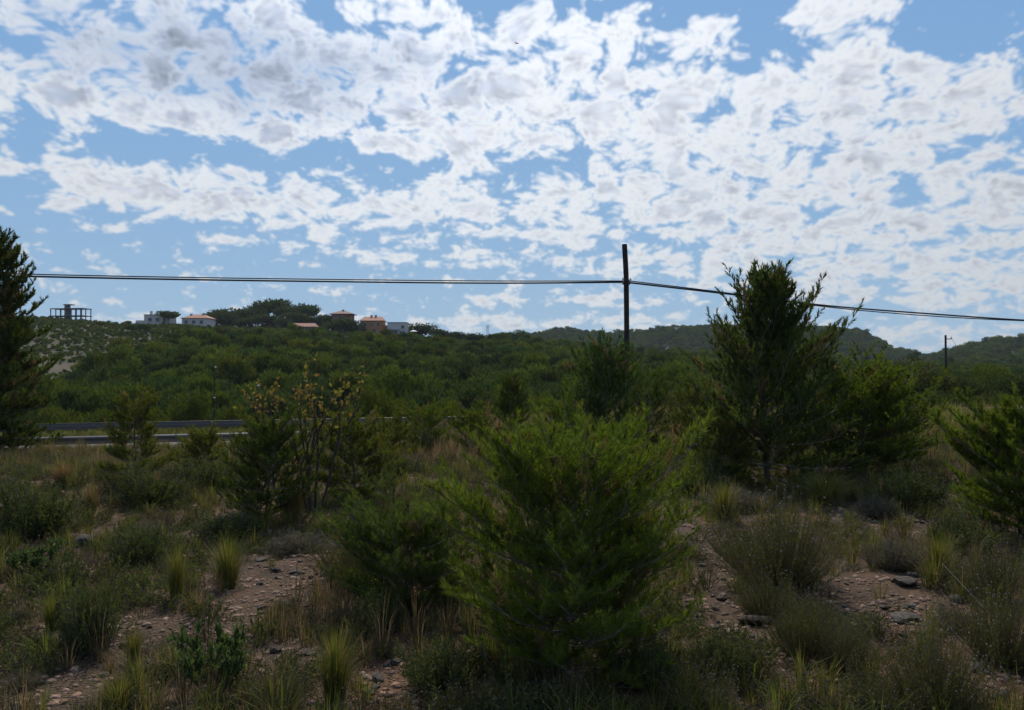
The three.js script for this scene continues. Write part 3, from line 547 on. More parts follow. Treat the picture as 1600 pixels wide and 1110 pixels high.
{
  const r = rng(5), zones = [[435, 905, 70, 60, 34, 'small stone on the left soil patch', 'stones on the left soil patch'], [260, 1040, 240, 60, 34, 'small stone on the lower left ground', 'stones on the lower left ground'], [1400, 930, 110, 75, 52, 'small stone on the right stony patch', 'stones on the right stony patch'], [1140, 960, 70, 55, 20, 'small stone on the red soil right of the foreground pine', 'stones beside the foreground pine'], [1540, 1075, 70, 40, 16, 'small stone in the lower right corner', 'stones in the lower right corner'], [640, 1060, 90, 45, 14, 'small stone left of the foreground pine foot', 'stones left of the pine foot'], [1400, 815, 80, 28, 10, 'small stone on the far red soil at right', 'stones on the far red soil'], [700, 720, 90, 20, 6, 'small stone in the dry grass before the round pine bushes', 'stones in the dry grass']];
  for (const [cx, cy, rx, ry, n, label, group] of zones) for (let i = 0; i < n; i++) { const a = r() * 6.28, k = Math.sqrt(r()), y = Math.min(1105, cy + Math.sin(a) * k * ry); stone(cx + Math.cos(a) * k * rx, y, (6 + Math.pow(r(), 2) * 20) * (y / 960), Math.floor(r() * 8), Math.floor(r() * 4.4), label, group); }
}
console.log('stones done');

// ---------------------------------------------------------------- ground cover nobody could count: grass, small scrub, grit
const BARE = [[435, 915, 75, 75], [330, 1010, 60, 30], [150, 985, 150, 22], [90, 1075, 110, 30], [1090, 850, 20, 90], [1140, 965, 60, 45], [1400, 945, 110, 60], [1240, 1040, 60, 30], [1545, 1075, 80, 35], [640, 1065, 70, 40], [1390, 815, 70, 22], [420, 1040, 60, 40]].map(([px, py, rx, ry]) => { const p = spot(px, py), q = spot(px, py - ry * 0.9), s = spot(px, Math.min(1105, py + ry * 0.9)); return [p.x, (q.d + s.d) / 2, rx * p.m, Math.max(0.12, (q.d - s.d) / 2)]; });
const bareness = (x, d) => { let b = 0; for (const [cx, cd, rx, rd] of BARE) { const u = (x - cx) / rx, v = (d - cd) / rd; b = Math.max(b, 1 - sstep(0.7, 1.35, Math.hypot(u, v) + perlin(x * 2.1, d * 2.1) * 0.35)); } return b; };
function scatter(name, geo, mat, list, tint) {
  const m = new THREE.InstancedMesh(geo, mat, list.length), o = new THREE.Object3D(), c = new THREE.Color();
  list.forEach((k, i) => { o.position.set(k.x, k.y, -k.d); o.rotation.set(k.tilt ?? 0, k.turn, 0); o.scale.set(k.s, k.s * (k.h ?? 1), k.s); o.updateMatrix(); m.setMatrixAt(i, o.matrix); if (tint) { const v = k.c ?? 1; m.setColorAt(i, c.setRGB(v * (k.cr ?? 1), v, v * (k.cb ?? 1))); } });
  return put(m, name, null, null, null, 'stuff');
}
const COVER = {
  green: tuftSoup({ seed: 301, n: 34, H: 0.26, R: 0.17, w: 0.006, col: [0.098, 0.115, 0.016], dry: 0.3, dryCol: [0.19, 0.14, 0.045] }),
  dry: tuftSoup({ seed: 302, n: 30, H: 0.30, R: 0.16, w: 0.005, col: [0.19, 0.125, 0.06], dry: 0.3, dryCol: [0.10, 0.09, 0.04] }),
  meadow: tuftSoup({ seed: 303, n: 26, H: 0.42, R: 0.22, w: 0.012, col: [0.15, 0.145, 0.024], dry: 0.4, dryCol: [0.20, 0.17, 0.06] }),
};
const small = (o) => { const g = stemShrub(o), s = new Soup(); for (const m of g.children) { s.p.push(...m.geometry.attributes.position.array); s.c.push(...m.geometry.attributes.color.array); } return s; };
COVER.scrub = small({ seed: 311, H: 0.24, R: 0.2, stems: 26, leaves: 11, ll: 0.03, lw: 0.011, broad: true, col: [0.066, 0.080, 0.014], thick: 0.8, from: 0.15, spread: 0.015 });
COVER.scrub2 = small({ seed: 312, H: 0.28, R: 0.17, stems: 20, leaves: 10, ll: 0.026, lw: 0.006, col: [0.092, 0.085, 0.030], heads: 0.12, thick: 0.8, from: 0.15, spread: 0.015, stemCol: [0.13, 0.09, 0.06] });
COVER.grey = small({ seed: 313, H: 0.15, R: 0.2, stems: 24, leaves: 9, ll: 0.024, lw: 0.007, col: [0.12, 0.105, 0.065], thick: 1, from: 0.1, spread: 0.012, stemCol: [0.17, 0.13, 0.11] });
{
  const r = rng(900), L = { green: [], dry: [], meadow: [], scrub: [], scrub2: [], grey: [] };
  for (let n = 0; n < 30000; n++) {
    const az = (r() * 2 - 1) * 0.78, d0 = Math.sqrt(lerp(2.4 * 2.4, 36 * 36, Math.pow(r(), 1.75))), x = Math.sin(az) * d0, d = Math.cos(az) * d0, s = roadSide(x, d);
    if (s > -4.6) continue;
    const far = sstep(9, 18, d), b = bareness(x, d) * (1 - far * 0.4), field = sstep(5, 9, x - (d - 22) * 0.3) * sstep(15, 22, d);
    if (r() < Math.max(b * 0.93, 0.3 * sstep(-0.02, 0.25, fbm(x * 0.8 + 70, d * 0.8, 3)) * (1 - far))) continue;
    const patch = fbm(x * 0.5 + 20, d * 0.5, 3), pick = r(), dryness = sstep(-0.2, 0.25, fbm(x * 0.22 + 50, d * 0.22, 3)) * 0.5 + far * 0.25;
    let k;
    if (field > r()) k = 'meadow';
    else if (s > -9) k = pick < 0.55 ? 'green' : 'dry';
    else if (patch > 0.05) k = pick < 0.45 ? 'scrub' : pick < 0.75 ? 'scrub2' : pick < 0.9 ? 'green' : 'grey';
    else if (pick < dryness) k = 'dry';
    else k = pick < 0.62 ? 'green' : pick < 0.74 ? 'scrub2' : pick < 0.84 ? 'scrub' : 'grey';
    L[k].push({ x, d, y: ground(x, d) - 0.01, turn: r() * 6.28, s: (0.4 + r() * r() * 0.8) * (1 + far * 0.6), h: 0.65 + r() * 0.6, c: 0.7 + r() * 0.6, cr: 0.88 + r() * 0.24, cb: 0.9 + r() * 0.2 });
  }
  // verge beyond the road and the grassy field on the right
  for (let n = 0; n < 9000; n++) { const t = -45 + r() * 140, o = 4.4 + r() * 9, p = onRoad(t, -o), x = p[0], d = -p[2]; if (Math.abs(x / d) > 0.85) continue; L.meadow.push({ x, d, y: ground(x, d) - 0.02, turn: r() * 6.28, s: 0.7 + r() * 0.8, h: 0.6 + r() * 0.7, c: 0.75 + r() * 0.6, cr: 0.75 + r() * 0.3 }); }
  const names = { green: 'green_grass', dry: 'dry_grass', meadow: 'meadow_grass', scrub: 'leafy_undergrowth', scrub2: 'twiggy_undergrowth', grey: 'grey_undergrowth' };
  for (const k in L) scatter(names[k], COVER[k].geo(), leafMat, L[k], true);
  // grit and pebbles on the bare soil
  const chips = []; 
  for (let n = 0; n < 60000 && chips.length < 15000; n++) { const az = (r() * 2 - 1) * 0.72, d0 = Math.sqrt(lerp(2.6 * 2.6, 17 * 17, Math.pow(r(), 1.8))), x = Math.sin(az) * d0, d = Math.cos(az) * d0; if (r() > 0.12 + bareness(x, d)) continue; chips.push({ x, d, y: ground(x, d) + 0.001, turn: r() * 6.28, tilt: (r() - 0.5) * 0.5, s: 0.006 + Math.pow(r(), 3) * 0.028, c: 0.65 + r() * 0.8, cr: 1 + (r() - 0.3) * 0.25, cb: 0.85 + r() * 0.2 }); }
  const chip = new THREE.IcosahedronGeometry(1, 0).scale(1, 0.5, 0.75); 
  scatter('gravel', chip, std(0.20, 0.135, 0.10, { flatShading: true, roughness: 1 }), chips, true);
}
console.log('cover done');

// ---------------------------------------------------------------- trees beyond the road
const WOOD = [0, 1, 2, 3, 4, 5, 6, 7].map((k) => woodTree({ seed: 400 + k, H: 6.2 + (k % 3) * 0.9, R: 2.6 + (k % 4) * 0.25, lobes: 8 + (k % 3) * 2, n: 1350, ls: 0.63, base: [0.3, 0.42, 0.22, 0.36][k % 4], col: [[0.076, 0.110, 0.014], [0.062, 0.094, 0.016], [0.092, 0.128, 0.013], [0.055, 0.082, 0.015], [0.076, 0.104, 0.018], [0.102, 0.134, 0.012], [0.067, 0.100, 0.012], [0.055, 0.086, 0.016]][k] }));
const CLOSE = [0, 1, 2].map((k) => woodTree({ seed: 470 + k, H: 5, R: 2.4, lobes: 12 + k * 2, n: 6500, ls: 0.24, base: 0.1, flat: 0.85, col: [[0.105, 0.125, 0.012], [0.085, 0.092, 0.022], [0.058, 0.078, 0.015]][k] }));
const BUSHY = [0, 1, 2].map((k) => woodTree({ seed: 440 + k, H: 7, R: 3.4, lobes: 14 + k * 3, n: 2300, ls: 0.6, base: 0.06, flat: 0.85, col: [[0.052, 0.072, 0.016], [0.060, 0.080, 0.016], [0.046, 0.066, 0.018]][k] }));
const FAR = WOOD.map((t) => { const s = new Soup(); for (const m of t.children) { s.p.push(...m.geometry.attributes.position.array); s.c.push(...m.geometry.attributes.color.array); } return s.geo(); });
function woodCopy(k, p, label, category, group, turn, sx, sy, name = 'wood_tree') { const t = copyOf(typeof k === 'number' ? WOOD[k] : k); return plantAt(t, { ...p, y: p.y - 0.1 }, name, label, category, group, turn, sx, sy); }
{
  const r = rng(1234), all = [];
  const inWood = (px, d, w) => {                                      // share of wooded ground by bearing and distance
    const edge = px < 300 ? table([[40, 105], [120, 140], [200, 185], [300, 275]], px) : px < 720 ? 288 : lerp(288, 366, sstep(720, 800, px));
    let k = 1 - sstep(edge - 25, edge + 12, d + w * 40);
    k *= sstep(84, 106, d); return k;
  };
  const cell = new Map();
  for (let n = 0; n < 60000 && all.length < 5200; n++) {
    const px = lerp(-330, 1930, r()), d = Math.sqrt(lerp(52 * 52, 372 * 372, r())), x = tb(px) * d;
    if (roadSide(x, d) < 11) continue;
    if (r() > inWood(px, d, perlin(x * 0.03, d * 0.03))) continue;
    const key = Math.floor(x / 3.3) + ',' + Math.floor(d / 3.3); if (cell.has(key)) continue; cell.set(key, 1);
    all.push({ px, d, x, y: ground(x, d), k: Math.floor(r() * 8), turn: r() * 6.28, s: (0.5 + r() * 0.5) * (1 - 0.25 * sstep(200, 290, d)) * (1 - 0.4 * sstep(1050, 1350, px)), h: 0.95 + r() * 0.4, c: 0.55 + r() * 0.8, cr: 0.85 + r() * 0.4, cb: 0.8 + r() * 0.3 });
  }
  all.sort((a, b) => a.d - b.d);
  const seen = all.filter((t) => t.px > -30 && t.px < 1630), singles = new Set(seen.slice(0, 285));
  for (const t of singles) { const near = t.d < 100, side = t.px < 560 ? 'left' : t.px < 1080 ? 'middle' : 'right'; woodCopy(t.k, t, `round-crowned green tree in the ${near ? 'near fringe' : 'lower belt'} of the valley wood, ${side === 'middle' ? 'in the middle' : 'on the ' + side}`, 'tree', `trees in the ${near ? 'near fringe' : 'lower belt'} of the valley wood, ${side}`, t.turn, t.s, t.s * t.h); }
  const rest = all.filter((t) => !singles.has(t));
  for (let k = 0; k < 8; k++) scatter('distant_wood', FAR[k], woodlandMat, rest.filter((t) => t.k === k), true);
  // scrub on the open slope at left and along the crest; trees on the far hills
  const bushes = [[], []], hills = [[], [], [], []];
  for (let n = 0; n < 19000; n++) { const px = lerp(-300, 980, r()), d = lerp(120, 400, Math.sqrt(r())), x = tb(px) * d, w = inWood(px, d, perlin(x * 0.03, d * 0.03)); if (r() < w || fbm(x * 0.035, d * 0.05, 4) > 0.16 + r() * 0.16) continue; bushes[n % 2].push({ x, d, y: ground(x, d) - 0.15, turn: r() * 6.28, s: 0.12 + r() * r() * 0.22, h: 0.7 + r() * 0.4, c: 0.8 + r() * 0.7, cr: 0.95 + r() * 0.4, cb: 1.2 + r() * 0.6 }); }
  bushes.forEach((b, i) => scatter('hillside_scrub', FAR[[2, 6][i]], woodlandMat, b, true));
  for (let n = 0; n < 16000; n++) { const px = lerp(380, 2000, r()), d = lerp(400, 985, Math.sqrt(r())), x = tb(px) * d; if (d < 560 && px < 700) continue; hills[n % 4].push({ x, d, y: ground(x, d) - 0.4, turn: r() * 6.28, s: 0.75 + r() * 0.65, h: 0.8 + r() * 0.4, c: 0.65 + r() * 0.6, cr: 0.85 + r() * 0.3, cb: 1 + r() * 0.4 }); }
  hills.forEach((b, i) => scatter('far_hill_wood', FAR[i * 2], woodlandMat, b, true));
}
// single trees that stand out: bearing, distance, crown top, half width
const STANDOUT = [
  [95, 62, 628, 40, 5, 'bright yellow-green bush behind the far crash barrier at left', 'tree'],
  [300, 70, 600, 34, 2, 'light green rounded tree behind the far crash barrier, right of the slim pine', 'tree'],
  [585, 60, 594, 36, 6, 'bright green tree rising behind the yellowing sapling', 'tree'],
  [625, 66, 616, 30, 2, 'low bright green tree at the end of the visible crash barrier', 'tree'],
  [150, 60, 634, 30, 2, 'low bright bush beyond the far crash barrier, behind the slim open pine', 'bush'],
  [235, 64, 626, 28, 5, 'bright bush beyond the far crash barrier, just right of the slim pine', 'bush'],
  [362, 66, 624, 26, 6, 'bright bush beyond the far crash barrier, left of the dark dense pine bush', 'bush'],
  [470, 62, 630, 28, 2, 'bright bush beyond the far crash barrier, behind the yellowing sapling', 'bush'],
  [700, 64, 616, 34, 5, 'bright bush rising behind the two low round pine bushes', 'bush'],
  [760, 70, 606, 30, 4, 'olive bush left of the narrow dark pine', 'bush'],
  [850, 66, 612, 30, 6, 'green bush between the narrow dark pine and the plume-like pine', 'bush'],
  [1050, 62, 602, 36, 4, 'olive bush beyond the road, right of the wooden pole', 'bush'],
  [20, 60, 628, 34, 3, 'dark bush beyond the far crash barrier under the left-edge pine', 'bush'],
  [1430, 58, 552, 62, 4, 'large olive-brown tree behind the grassy field, left of the far pole', 'tree'],
  [1375, 62, 556, 46, 5, 'yellow-tinged tree rising behind the wide bushy pine', 'tree'],
  [1500, 70, 575, 36, 1, 'dark tree right of the far pole', 'tree'],
  [1545, 78, 562, 40, 2, 'rounded mid-green tree above the grassy field at right', 'tree'],
  [1600, 70, 575, 46, 3, 'dark tree at the right edge above the grassy field', 'tree'],
  [1555, 52, 606, 30, 4, 'low grey-green tree at the back of the grassy field', 'tree'],
  [1470, 50, 604, 40, 3, 'dark low bush at the foot of the far pole', 'bush'],
];
for (const [px, d, top, half, k, label, cat] of STANDOUT) { const p = at(px, d), src = CLOSE[k === 2 || k === 5 || k === 6 ? 0 : k === 4 ? 1 : 2], b = new THREE.Box3().setFromObject(src), H = (EYE + (575 - top) / F * d) - p.y, R = half * p.m; woodCopy(src, p, label, cat, null, px, R / (b.max.x * 0.95), H / b.max.y); }
// trees on the knoll and along the crest, each with its own height
const CREST = [[262, 366, 484, 20, 'lone round tree behind the white house on the ridge'], [335, 395, 480, 22, 'dark round tree right of the red-roofed white house'], [352, 388, 486, 24, 'bushy tree on the left flank of the wooded knoll'], [372, 405, 478, 24, 'tree on the left shoulder of the wooded knoll'], [392, 412, 476, 24, 'dense tree left of the knoll top'], [410, 420, 470, 22, 'tree just left of the highest tree on the knoll'], [428, 425, 465, 22, 'highest tree on the wooded knoll'], [440, 415, 476, 24, 'tree below the highest tree on the knoll'], [462, 420, 472, 20, 'umbrella-shaped tree right of the knoll top'], [480, 416, 474, 18, 'second umbrella-shaped tree right of the knoll top'], [470, 400, 486, 26, 'wide tree on the right flank of the knoll'], [498, 400, 490, 22, 'tree at the right end of the wooded knoll'], [420, 395, 488, 26, 'dark tree on the near face of the knoll'], [385, 388, 494, 26, 'tree above the retaining wall on the left'], [445, 384, 496, 24, 'tree behind the long low building'], [512, 380, 490, 9, 'small lollipop-shaped tree left of the brown house'], [530, 362, 494, 24, 'big dark tree in front of the brown house'], [552, 362, 499, 20, 'dark tree between the brown and the orange house'], [655, 378, 503, 24, 'dense dark tree right of the white box house'], [690, 372, 513, 24, 'tree on the crest right of the white box house'], [715, 375, 517, 22, 'tree on the crest left of the mast'], [742, 378, 519, 20, 'tree on the crest just before the mast'], [785, 378, 518, 18, 'tree on the crest right of the mast'], [805, 378, 520, 16, 'tree near the lower end of the crest'], [828, 374, 525, 16, 'last tree on the crest above the far hill'], [152, 330, 516, 10, 'dark round bush on the bare slope below the concrete frame'], [205, 300, 503, 12, 'thin-trunked tree on the open slope'], [225, 296, 505, 12, 'second thin-trunked tree on the open slope'], [197, 372, 500, 8, 'small pointed tree on the skyline between frame and white house']];
CREST.forEach(([px, d, top, half, label], i) => { const p = at(px, d), umbrella = /umbrella|lollipop|lone|thin|highest/.test(label), k = umbrella ? WOOD[[1, 3, 7][i % 3]] : BUSHY[i % 3], b = new THREE.Box3().setFromObject(k), H = Math.max(2.2, (EYE + (575 - top) / F * d) - p.y), R = Math.min(half * p.m * 1.1, H * (umbrella ? 0.6 : 1.1)); woodCopy(k, p, label, 'tree', 'trees on the ridge', px, R / (b.max.x * 0.9), H / b.max.y); });
for (let i = 0; i < 9; i++) { const px = 850 + i * 9 + (i % 3) * 2, d = 945, p = at(px, d); woodCopy([1, 3, 7][i % 3], p, 'small umbrella pine in the row on the far hill crest, behind the wooden pole', 'tree', 'row of trees on the far hill, left', i, 1.1, 1.25 + (i % 2) * 0.2); }
for (let i = 0; i < 10; i++) { const px = 1036 + i * 8 + (i % 3) * 2, d = 940, p = at(px, d); woodCopy([1, 3, 7][i % 3], p, 'small umbrella pine in the row on the far hill crest, left of the tallest pine', 'tree', 'row of trees on the far hill, right', i, 1.1, 1.15 + (i % 2) * 0.2); }
console.log('wood done');

// ---------------------------------------------------------------- houses on the ridge
const white = std(0.50, 0.49, 0.48), ochre = std(0.42, 0.19, 0.075), tileRed = std(0.36, 0.17, 0.12), brownWall = std(0.20, 0.11, 0.07), glassDark = std(0.03, 0.035, 0.045, { roughness: 0.15 }), concrete = std(0.13, 0.13, 0.135), frameMat = std(0.30, 0.29, 0.28), stoneWall = std(0.21, 0.195, 0.185);
const box = (w, h, d) => new THREE.BoxGeometry(w, h, d);
function hipRoof(w, d, h, over = 0.5, ridge = 0.4) {
  const a = w / 2 + over, c = d / 2 + over, q = w / 2 * ridge, s = new Soup(), k = [1, 1, 1], A = [-a, 0, c], B = [a, 0, c], C = [a, 0, -c], D = [-a, 0, -c], E = [-q, h, 0], G = [q, h, 0];
  s.quad(A, B, G, E, k); s.tri(B, C, G, k); s.quad(C, D, E, G, k); s.tri(D, A, E, k); s.quad(A, D, C, B, k);
  const t = 0.2; for (const [u, v] of [[A, B], [B, C], [C, D], [D, A]]) s.quad([u[0], -t, u[2]], [v[0], -t, v[2]], v, u, k);
  s.quad([A[0], -t, A[2]], [D[0], -t, D[2]], [C[0], -t, C[2]], [B[0], -t, B[2]], k);
  const g = s.geo(); g.deleteAttribute('color'); return g;
}
function house(name, label, px, d, foot, w, h, dep, wallMat, wins, extra) {
  const p = at(px, d), g = new THREE.Group(), y = EYE + (575 - foot) / F * d; g.position.set(p.x, y, -d);
  part(g, 'wall', box(w, h + 3, dep), wallMat, 0, h / 2 - 1.5, 0);
  for (const [x, wy, ww, wh] of wins) { const f = part(g, 'window', box(ww + 0.3, wh + 0.3, 0.12), frameMat, x, wy, dep / 2 + 0.05); part(f, 'pane', box(ww, wh, 0.06), glassDark, 0, 0, 0.05); part(f, 'sill', box(ww + 0.5, 0.12, 0.3), frameMat, 0, -wh / 2 - 0.22, 0.12); }
  extra(g, p); return put(g, name, label, 'house');
}
const chimney = (g, parent, x, y, z, m) => part(parent, 'chimney', box(0.9, 1.8, 0.9), m, x, y, z);
house('white_house', 'low white house with a chimney on the left of the ridge', 250, 372, 509, 11.5, 4.6, 8, white, [[-3, 2.6, 1.4, 1.2], [0.5, 2.6, 1.4, 1.2], [3.6, 2.2, 1.2, 2]], (g) => { part(g, 'roof', box(11.9, 0.3, 8.4), frameMat, 0, 4.76, 0); chimney(g, g, -4.2, 5.8, 0, white); part(g, 'annexe', box(4, 3.2, 6), white, -7.8, 0.6, 0.5); });
house('villa', 'white house with a red hipped roof left of the wooded knoll', 310, 372, 513, 12, 4.4, 9, white, [[-4, 2.6, 1.3, 1.3], [-0.5, 2.6, 1.3, 1.3], [3, 2.6, 1.3, 1.3]], (g) => { const r = part(g, 'roof', hipRoof(12, 9, 1.9), tileRed, 0, 4.42, 0); chimney(g, r, -3.2, 1.2, 0.6, tileRed); chimney(g, r, 2.4, 1.6, 0, tileRed); });
house('long_building', 'long low building with a red roof below the knoll', 476, 366, 518, 11, 2.0, 6, std(0.16, 0.075, 0.045), [[-3, 1.0, 1.2, 1], [0, 1.0, 1.2, 1], [3, 1.0, 1.2, 1]], (g) => { part(g, 'roof', hipRoof(11, 6, 1.7, 0.5, 0.85), tileRed, 0, 2.02, 0); });
house('brown_house', 'brown house with a wide dark roof behind big trees', 536, 380, 510, 9, 5.6, 8, brownWall, [[-2.5, 4.2, 1.2, 1.3], [1, 4.2, 1.2, 1.3]], (g) => { const r = part(g, 'roof', hipRoof(9, 8, 1.7, 1.1, 0.3), std(0.20, 0.12, 0.10), 0, 5.62, 0); chimney(g, r, 0, 1.3, 0, brownWall); });
house('orange_house', 'orange two-storey house with a red tiled roof on the ridge', 583, 370, 523, 10, 6.2, 8, ochre, [[-3, 4.4, 1.2, 1.3], [0, 4.4, 1.2, 1.3], [3, 4.4, 1.2, 1.3], [-3, 1.6, 1.4, 1.6], [1, 1.6, 1.6, 1.6]], (g) => { const r = part(g, 'roof', hipRoof(10, 8, 2.0, 0.5, 0.8), tileRed, 0, 6.22, 0); chimney(g, r, -0.8, 1.8, 0, ochre); chimney(g, r, 1.2, 1.8, 0, ochre); part(g, 'annexe', box(2.4, 5.0, 5), ochre, 6.1, 1.6, -0.5); part(g, 'porch', box(6, 2.2, 2.4), std(0.26, 0.22, 0.2), 0.5, -0.6, 5.2); });
house('box_house', 'white flat-roofed box house at the right end of the ridge', 622, 368, 526, 8.6, 6.0, 8, white, [[-2.5, 1.9, 1.2, 1], [-0.6, 1.9, 1.2, 1], [2, 1.5, 1.0, 1.3], [3.2, 1.5, 0.8, 1.3], [2.6, 4.2, 1.2, 1]], (g) => { part(g, 'roof', box(8.9, 0.35, 8.3), frameMat, 0, 6.18, 0); part(g, 'balcony', box(5, 0.2, 1.4), frameMat, -1.2, 2.9, 4.75); });
// unfinished concrete frame
{
  const d = 378, p = at(110, d), g = new THREE.Group(), y0 = EYE + (575 - 503) / F * d, col = box(0.32, 1, 0.32); g.position.set(p.x, y0, -d); g.rotation.y = -0.18;
  const slab = (y, x0, x1) => part(g, 'floor_slab', box(x1 - x0, 0.34, 7), concrete, (x0 + x1) / 2, y, 0);
  slab(2.6, -9, 8.6); slab(6.0, -8.4, 8.4); part(g, 'tower_roof', box(3.6, 0.4, 3.4), concrete, -1.0, 8.0, 0); part(g, 'stair_shaft', box(1.3, 8.8, 2.4), concrete, -1.9, 3.4, 0);
  for (let i = 0; i < 7; i++) for (const z of [3.1, -3.1]) { const x = -8.2 + i * 2.72, a = part(g, 'column', col, concrete, x, 0.0, z); a.scale.y = 5.2; const b = part(g, 'column', col, concrete, x, 4.3, z); b.scale.y = 3.4; }
  const c = part(g, 'column', col, concrete, 0.5, 7.0, 1.2); c.scale.y = 2;
  put(g, 'concrete_frame', 'unfinished two-storey concrete building frame on the left skyline', 'building');
}
// retaining wall along the ridge road, in courses
{
  const g = new THREE.Group(), a = at(385, 362); g.position.set(a.x, 0, -362);
  for (let i = 0; i < 16; i++) { const px = 385 + i * 13.6, p = at(px, 362), y = EYE + (575 - lerp(519, 524, i / 16)) / F * 362; part(g, 'wall_section', box(3.88, 4.2, 0.6), stoneWall, p.x - a.x + 1.95, y - 1.2, (i % 2) * 0.06); part(g, 'coping', box(3.86, 0.18, 0.8), frameMat, p.x - a.x + 1.95, y + 1.0, (i % 2) * 0.06); }
  put(g, 'retaining_wall', 'long grey retaining wall below the ridge houses', 'wall', null, 'thing');
}
{ // parasol on the terrace, mast on the crest
  const d = 362, p = at(646, d), g = new THREE.Group(), y = EYE + (575 - 524) / F * d; g.position.set(p.x, y, -d);
  part(g, 'pole', new THREE.CylinderGeometry(0.06, 0.06, 4.4, 8), frameMat, 0, 0, 0); part(g, 'canopy', new THREE.ConeGeometry(1.9, 0.7, 8), std(0.8, 0.8, 0.78), 0, 2.0, 0); put(g, 'parasol', 'white open parasol right of the white box house', 'parasol');
  const q = at(762, 385), m = new THREE.Group(); m.position.set(q.x, q.y, -385);
  const top = EYE + (575 - 508) / F * 385 - q.y, leg = new THREE.CylinderGeometry(0.07, 0.1, top, 5);
  for (const [x, z] of [[-0.5, 0.3], [0.5, 0.3], [0, -0.5]]) part(m, 'leg', leg, frameMat, x, top / 2, z);
  for (let y2 = 1; y2 < top; y2 += 1.2) part(m, 'brace', box(1.1, 0.08, 0.08), frameMat, 0, y2, 0.3);
  for (const x of [-0.8, 0, 0.8]) part(m, 'antenna', box(0.22, 1.8, 0.2), white, x * 0.7, top - 1.1, 0.5);
  put(m, 'antenna_mast', 'small lattice antenna mast on the skyline', 'mast');
}
for (const [px, d, len, label] of [[886, 940, 24, 'pale wall under the left row of trees on the far hill'], [1078, 935, 44, 'long pale wall under the right row of trees on the far hill']]) { const p = at(px, d), g = new THREE.Group(); g.position.set(p.x, p.y, -d + 14); part(g, 'wall', box(len, 5, 1), std(0.62, 0.6, 0.57), 0, 3.4, 0); part(g, 'coping', box(len + 0.4, 0.3, 1.3), frameMat, 0, 6.05, 0); put(g, 'hill_wall', label, 'wall', null, 'thing'); }

// ---------------------------------------------------------------- poles, cables, lamps, bird
const poleWood = std(0.045, 0.038, 0.034, { roughness: 0.95, map: canvasTexture(256, (u, v) => { const k = 0.75 + tiled((x, y) => perlin(x * 6, y * 0.6), u, v, 8) * 0.4; return [k, k * 0.95, k * 0.9]; }) });
const cableMat = std(0.012, 0.012, 0.014, { roughness: 0.6 });
const POLE_D = 32, hook = (px, py, d) => V(tb(px) * d, EYE + (575 - py) / F * d, -d);
{
  const p = at(979, POLE_D), g = new THREE.Group(), topY = EYE + (575 - 382) / F * POLE_D - p.y; g.position.set(p.x, p.y, -POLE_D);
  const c = new THREE.CatmullRomCurve3([V(0, -0.4, 0), V(0.01, topY * 0.4, 0), V(0, topY * 0.72, 0), V(-0.01, topY * 0.82, 0), V(-0.07, topY, 0)]);
  const t = new THREE.TubeGeometry(c, 24, 0.105, 12, false), pos = t.attributes.position;
  const shaft = part(g, 'shaft', t, poleWood); part(shaft, 'end_grain', new THREE.CylinderGeometry(0.104, 0.104, 0.02, 12), poleWood, -0.07, topY, 0);
  const hy = EYE + (575 - 440) / F * POLE_D - p.y;
  part(g, 'hook_bracket', box(0.30, 0.05, 0.26), cableMat, 0, hy, 0); part(g, 'hook_bracket', box(0.30, 0.05, 0.26), cableMat, 0, hy - 0.09, 0); for (const e of [-1, 1]) part(g, 'insulator', new THREE.CylinderGeometry(0.03, 0.045, 0.12, 8), white, e * 0.15, hy + 0.06, 0.1);
  part(g, 'clamp', new THREE.CylinderGeometry(0.115, 0.115, 0.05, 12), cableMat, 0, hy + 0.06, 0);
  put(g, 'utility_pole', 'dark bent wooden utility pole carrying the two cables', 'utility pole');
}
function cable(pts, rad, label) {                                     // through real points, hanging freely between
  const m = new THREE.Mesh(new THREE.TubeGeometry(new THREE.CatmullRomCurve3(pts), 90, rad, 6, false), cableMat); put(m, 'overhead_cable', label, 'cable', 'cables on the wooden pole');
}
const leftRun = (dy) => [[974, 440, POLE_D], [780, 440.6, 31.4], [500, 438, 30.6], [250, 434.4, 29.8], [0, 429, 29], [-300, 420, 28.2], [-600, 409, 27.5]].map(([px, py, d], i) => hook(px, py + (i ? dy : dy * 0.6), d));
const rightRun = (dy) => [[984, 440.5, POLE_D], [1140, 459, 33], [1290, 478.5, 34], [1450, 492, 35.2], [1600, 501, 36.4], [1800, 508, 38], [2050, 511, 40]].map(([px, py, d], i) => hook(px, py + dy * (i === 0 ? 0.8 : Math.cos(i * 1.1)), d));
cable(leftRun(-1.6), 0.022, 'upper thin cable running left from the wooden pole'); cable(leftRun(1.8), 0.034, 'lower thicker cable running left from the wooden pole');
cable(rightRun(-1.7), 0.022, 'upper thin cable sloping right from the wooden pole'); cable(rightRun(1.7), 0.034, 'lower thicker cable sloping right from the wooden pole');
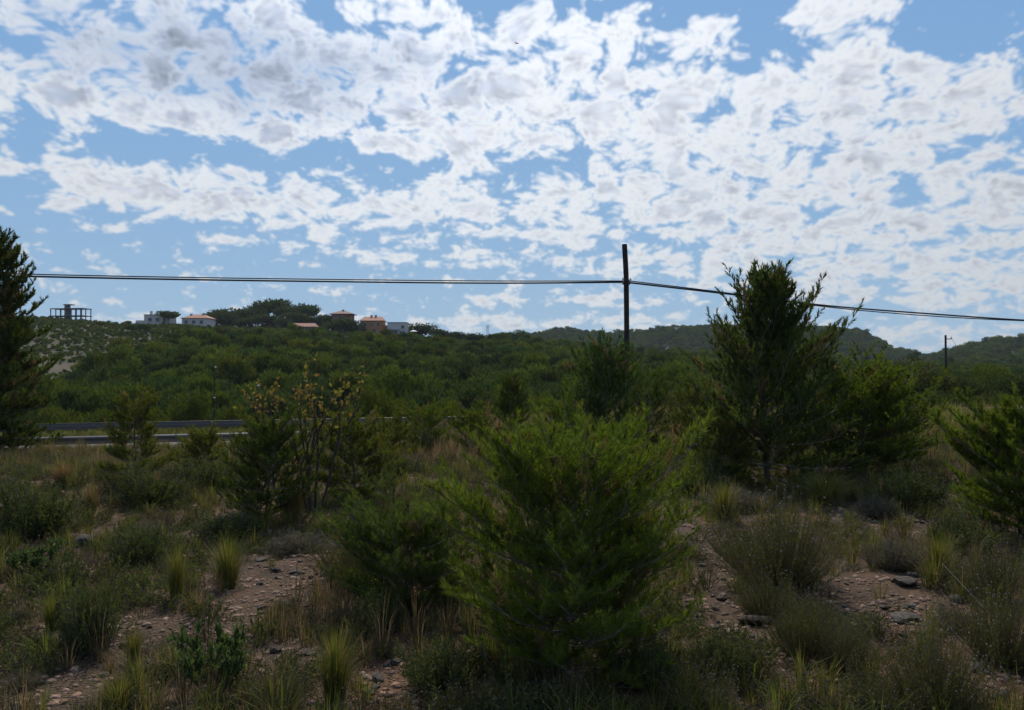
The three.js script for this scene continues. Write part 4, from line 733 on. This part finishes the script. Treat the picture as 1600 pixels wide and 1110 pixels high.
{
  const d = 74, p = at(1478, d), g = new THREE.Group(), top = EYE + (575 - 524) / F * d - p.y; g.position.set(p.x, p.y, -d);
  part(g, 'shaft', new THREE.CylinderGeometry(0.09, 0.12, top + 0.5, 10), poleWood, 0, top / 2 - 0.25, 0); part(g, 'insulator_arm', box(0.6, 0.07, 0.07), cableMat, 0.28, top - 0.35, 0); part(g, 'insulator', new THREE.CylinderGeometry(0.05, 0.05, 0.16, 8), white, 0.52, top - 0.24, 0);
  put(g, 'utility_pole', 'thin distant utility pole above the trees on the right', 'utility pole');
  const m = new THREE.Mesh(new THREE.TubeGeometry(new THREE.CatmullRomCurve3([V(p.x + 0.5, p.y + top - 0.2, -d), V(p.x + 7, p.y + top - 1.5, -d - 10), V(p.x + 16, p.y + top - 2.2, -d - 24), V(p.x + 30, p.y + top - 1.6, -d - 40)]), 40, 0.012, 5), cableMat); put(m, 'overhead_cable', 'faint thin wire leaving the distant pole to the right', 'cable');
}
for (const [px, d, top, label] of [[335, 88, 574, 'dark lamp post with two pale fittings standing in the valley wood'], [402, 60, 603, 'small lamp post with a white head behind the crash barrier']]) {
  const p = at(px, d), g = new THREE.Group(), h = EYE + (575 - top) / F * d - p.y; g.position.set(p.x, p.y, -d);
  part(g, 'post', new THREE.CylinderGeometry(0.035, 0.05, h, 8), poleWood, 0, h / 2, 0); part(g, 'lamp_head', new THREE.SphereGeometry(0.11, 10, 6).scale(1.3, 0.7, 1), white, 0.1, h, 0);
  if (px === 335) part(g, 'lamp_head', new THREE.SphereGeometry(0.11, 10, 6).scale(1.2, 0.7, 1), white, 0.05, h * 0.63, 0.1);
  put(g, 'lamp_post', label, 'lamp post');
}
{ // a bird high above the wood
  const s = new Soup(), k = [0.03, 0.03, 0.03]; s.tube([[0, 0, 0.16], [0, 0.01, 0.08], [0, 0.015, -0.02], [0, 0, -0.12], [0, -0.005, -0.24]], [0.005, 0.035, 0.045, 0.03, 0.01], 6, k);
  for (const e of [-1, 1]) { s.tri([e * 0.03, 0.02, 0.06], [e * 0.03, 0.02, -0.06], [e * 0.2, 0.09, -0.01], k); s.tri([e * 0.03, 0.02, -0.06], [e * 0.3, 0.03, -0.09], [e * 0.2, 0.09, -0.01], k); s.tri([e * 0.03, 0.012, 0.06], [e * 0.2, 0.08, -0.01], [e * 0.03, 0.012, -0.06], k); }
  const m = new THREE.Mesh(s.geo(), rigidMat); m.position.copy(hook(808, 65, 85)); m.rotation.y = 0.7; put(m, 'bird', 'small dark bird flying high among the clouds', 'bird');
}
scene.fog = new THREE.FogExp2(new THREE.Color(0.75, 0.87, 1.0), 0.00010);
{ let t = 0, n = 0; scene.traverse((o) => { if (o.isMesh && !o.isInstancedMesh) { t += (o.geometry.index?.count ?? o.geometry.attributes.position.count) / 3; n++; } }); console.log('triangles', t, 'meshes', n); }
renderer.render(scene, camera);
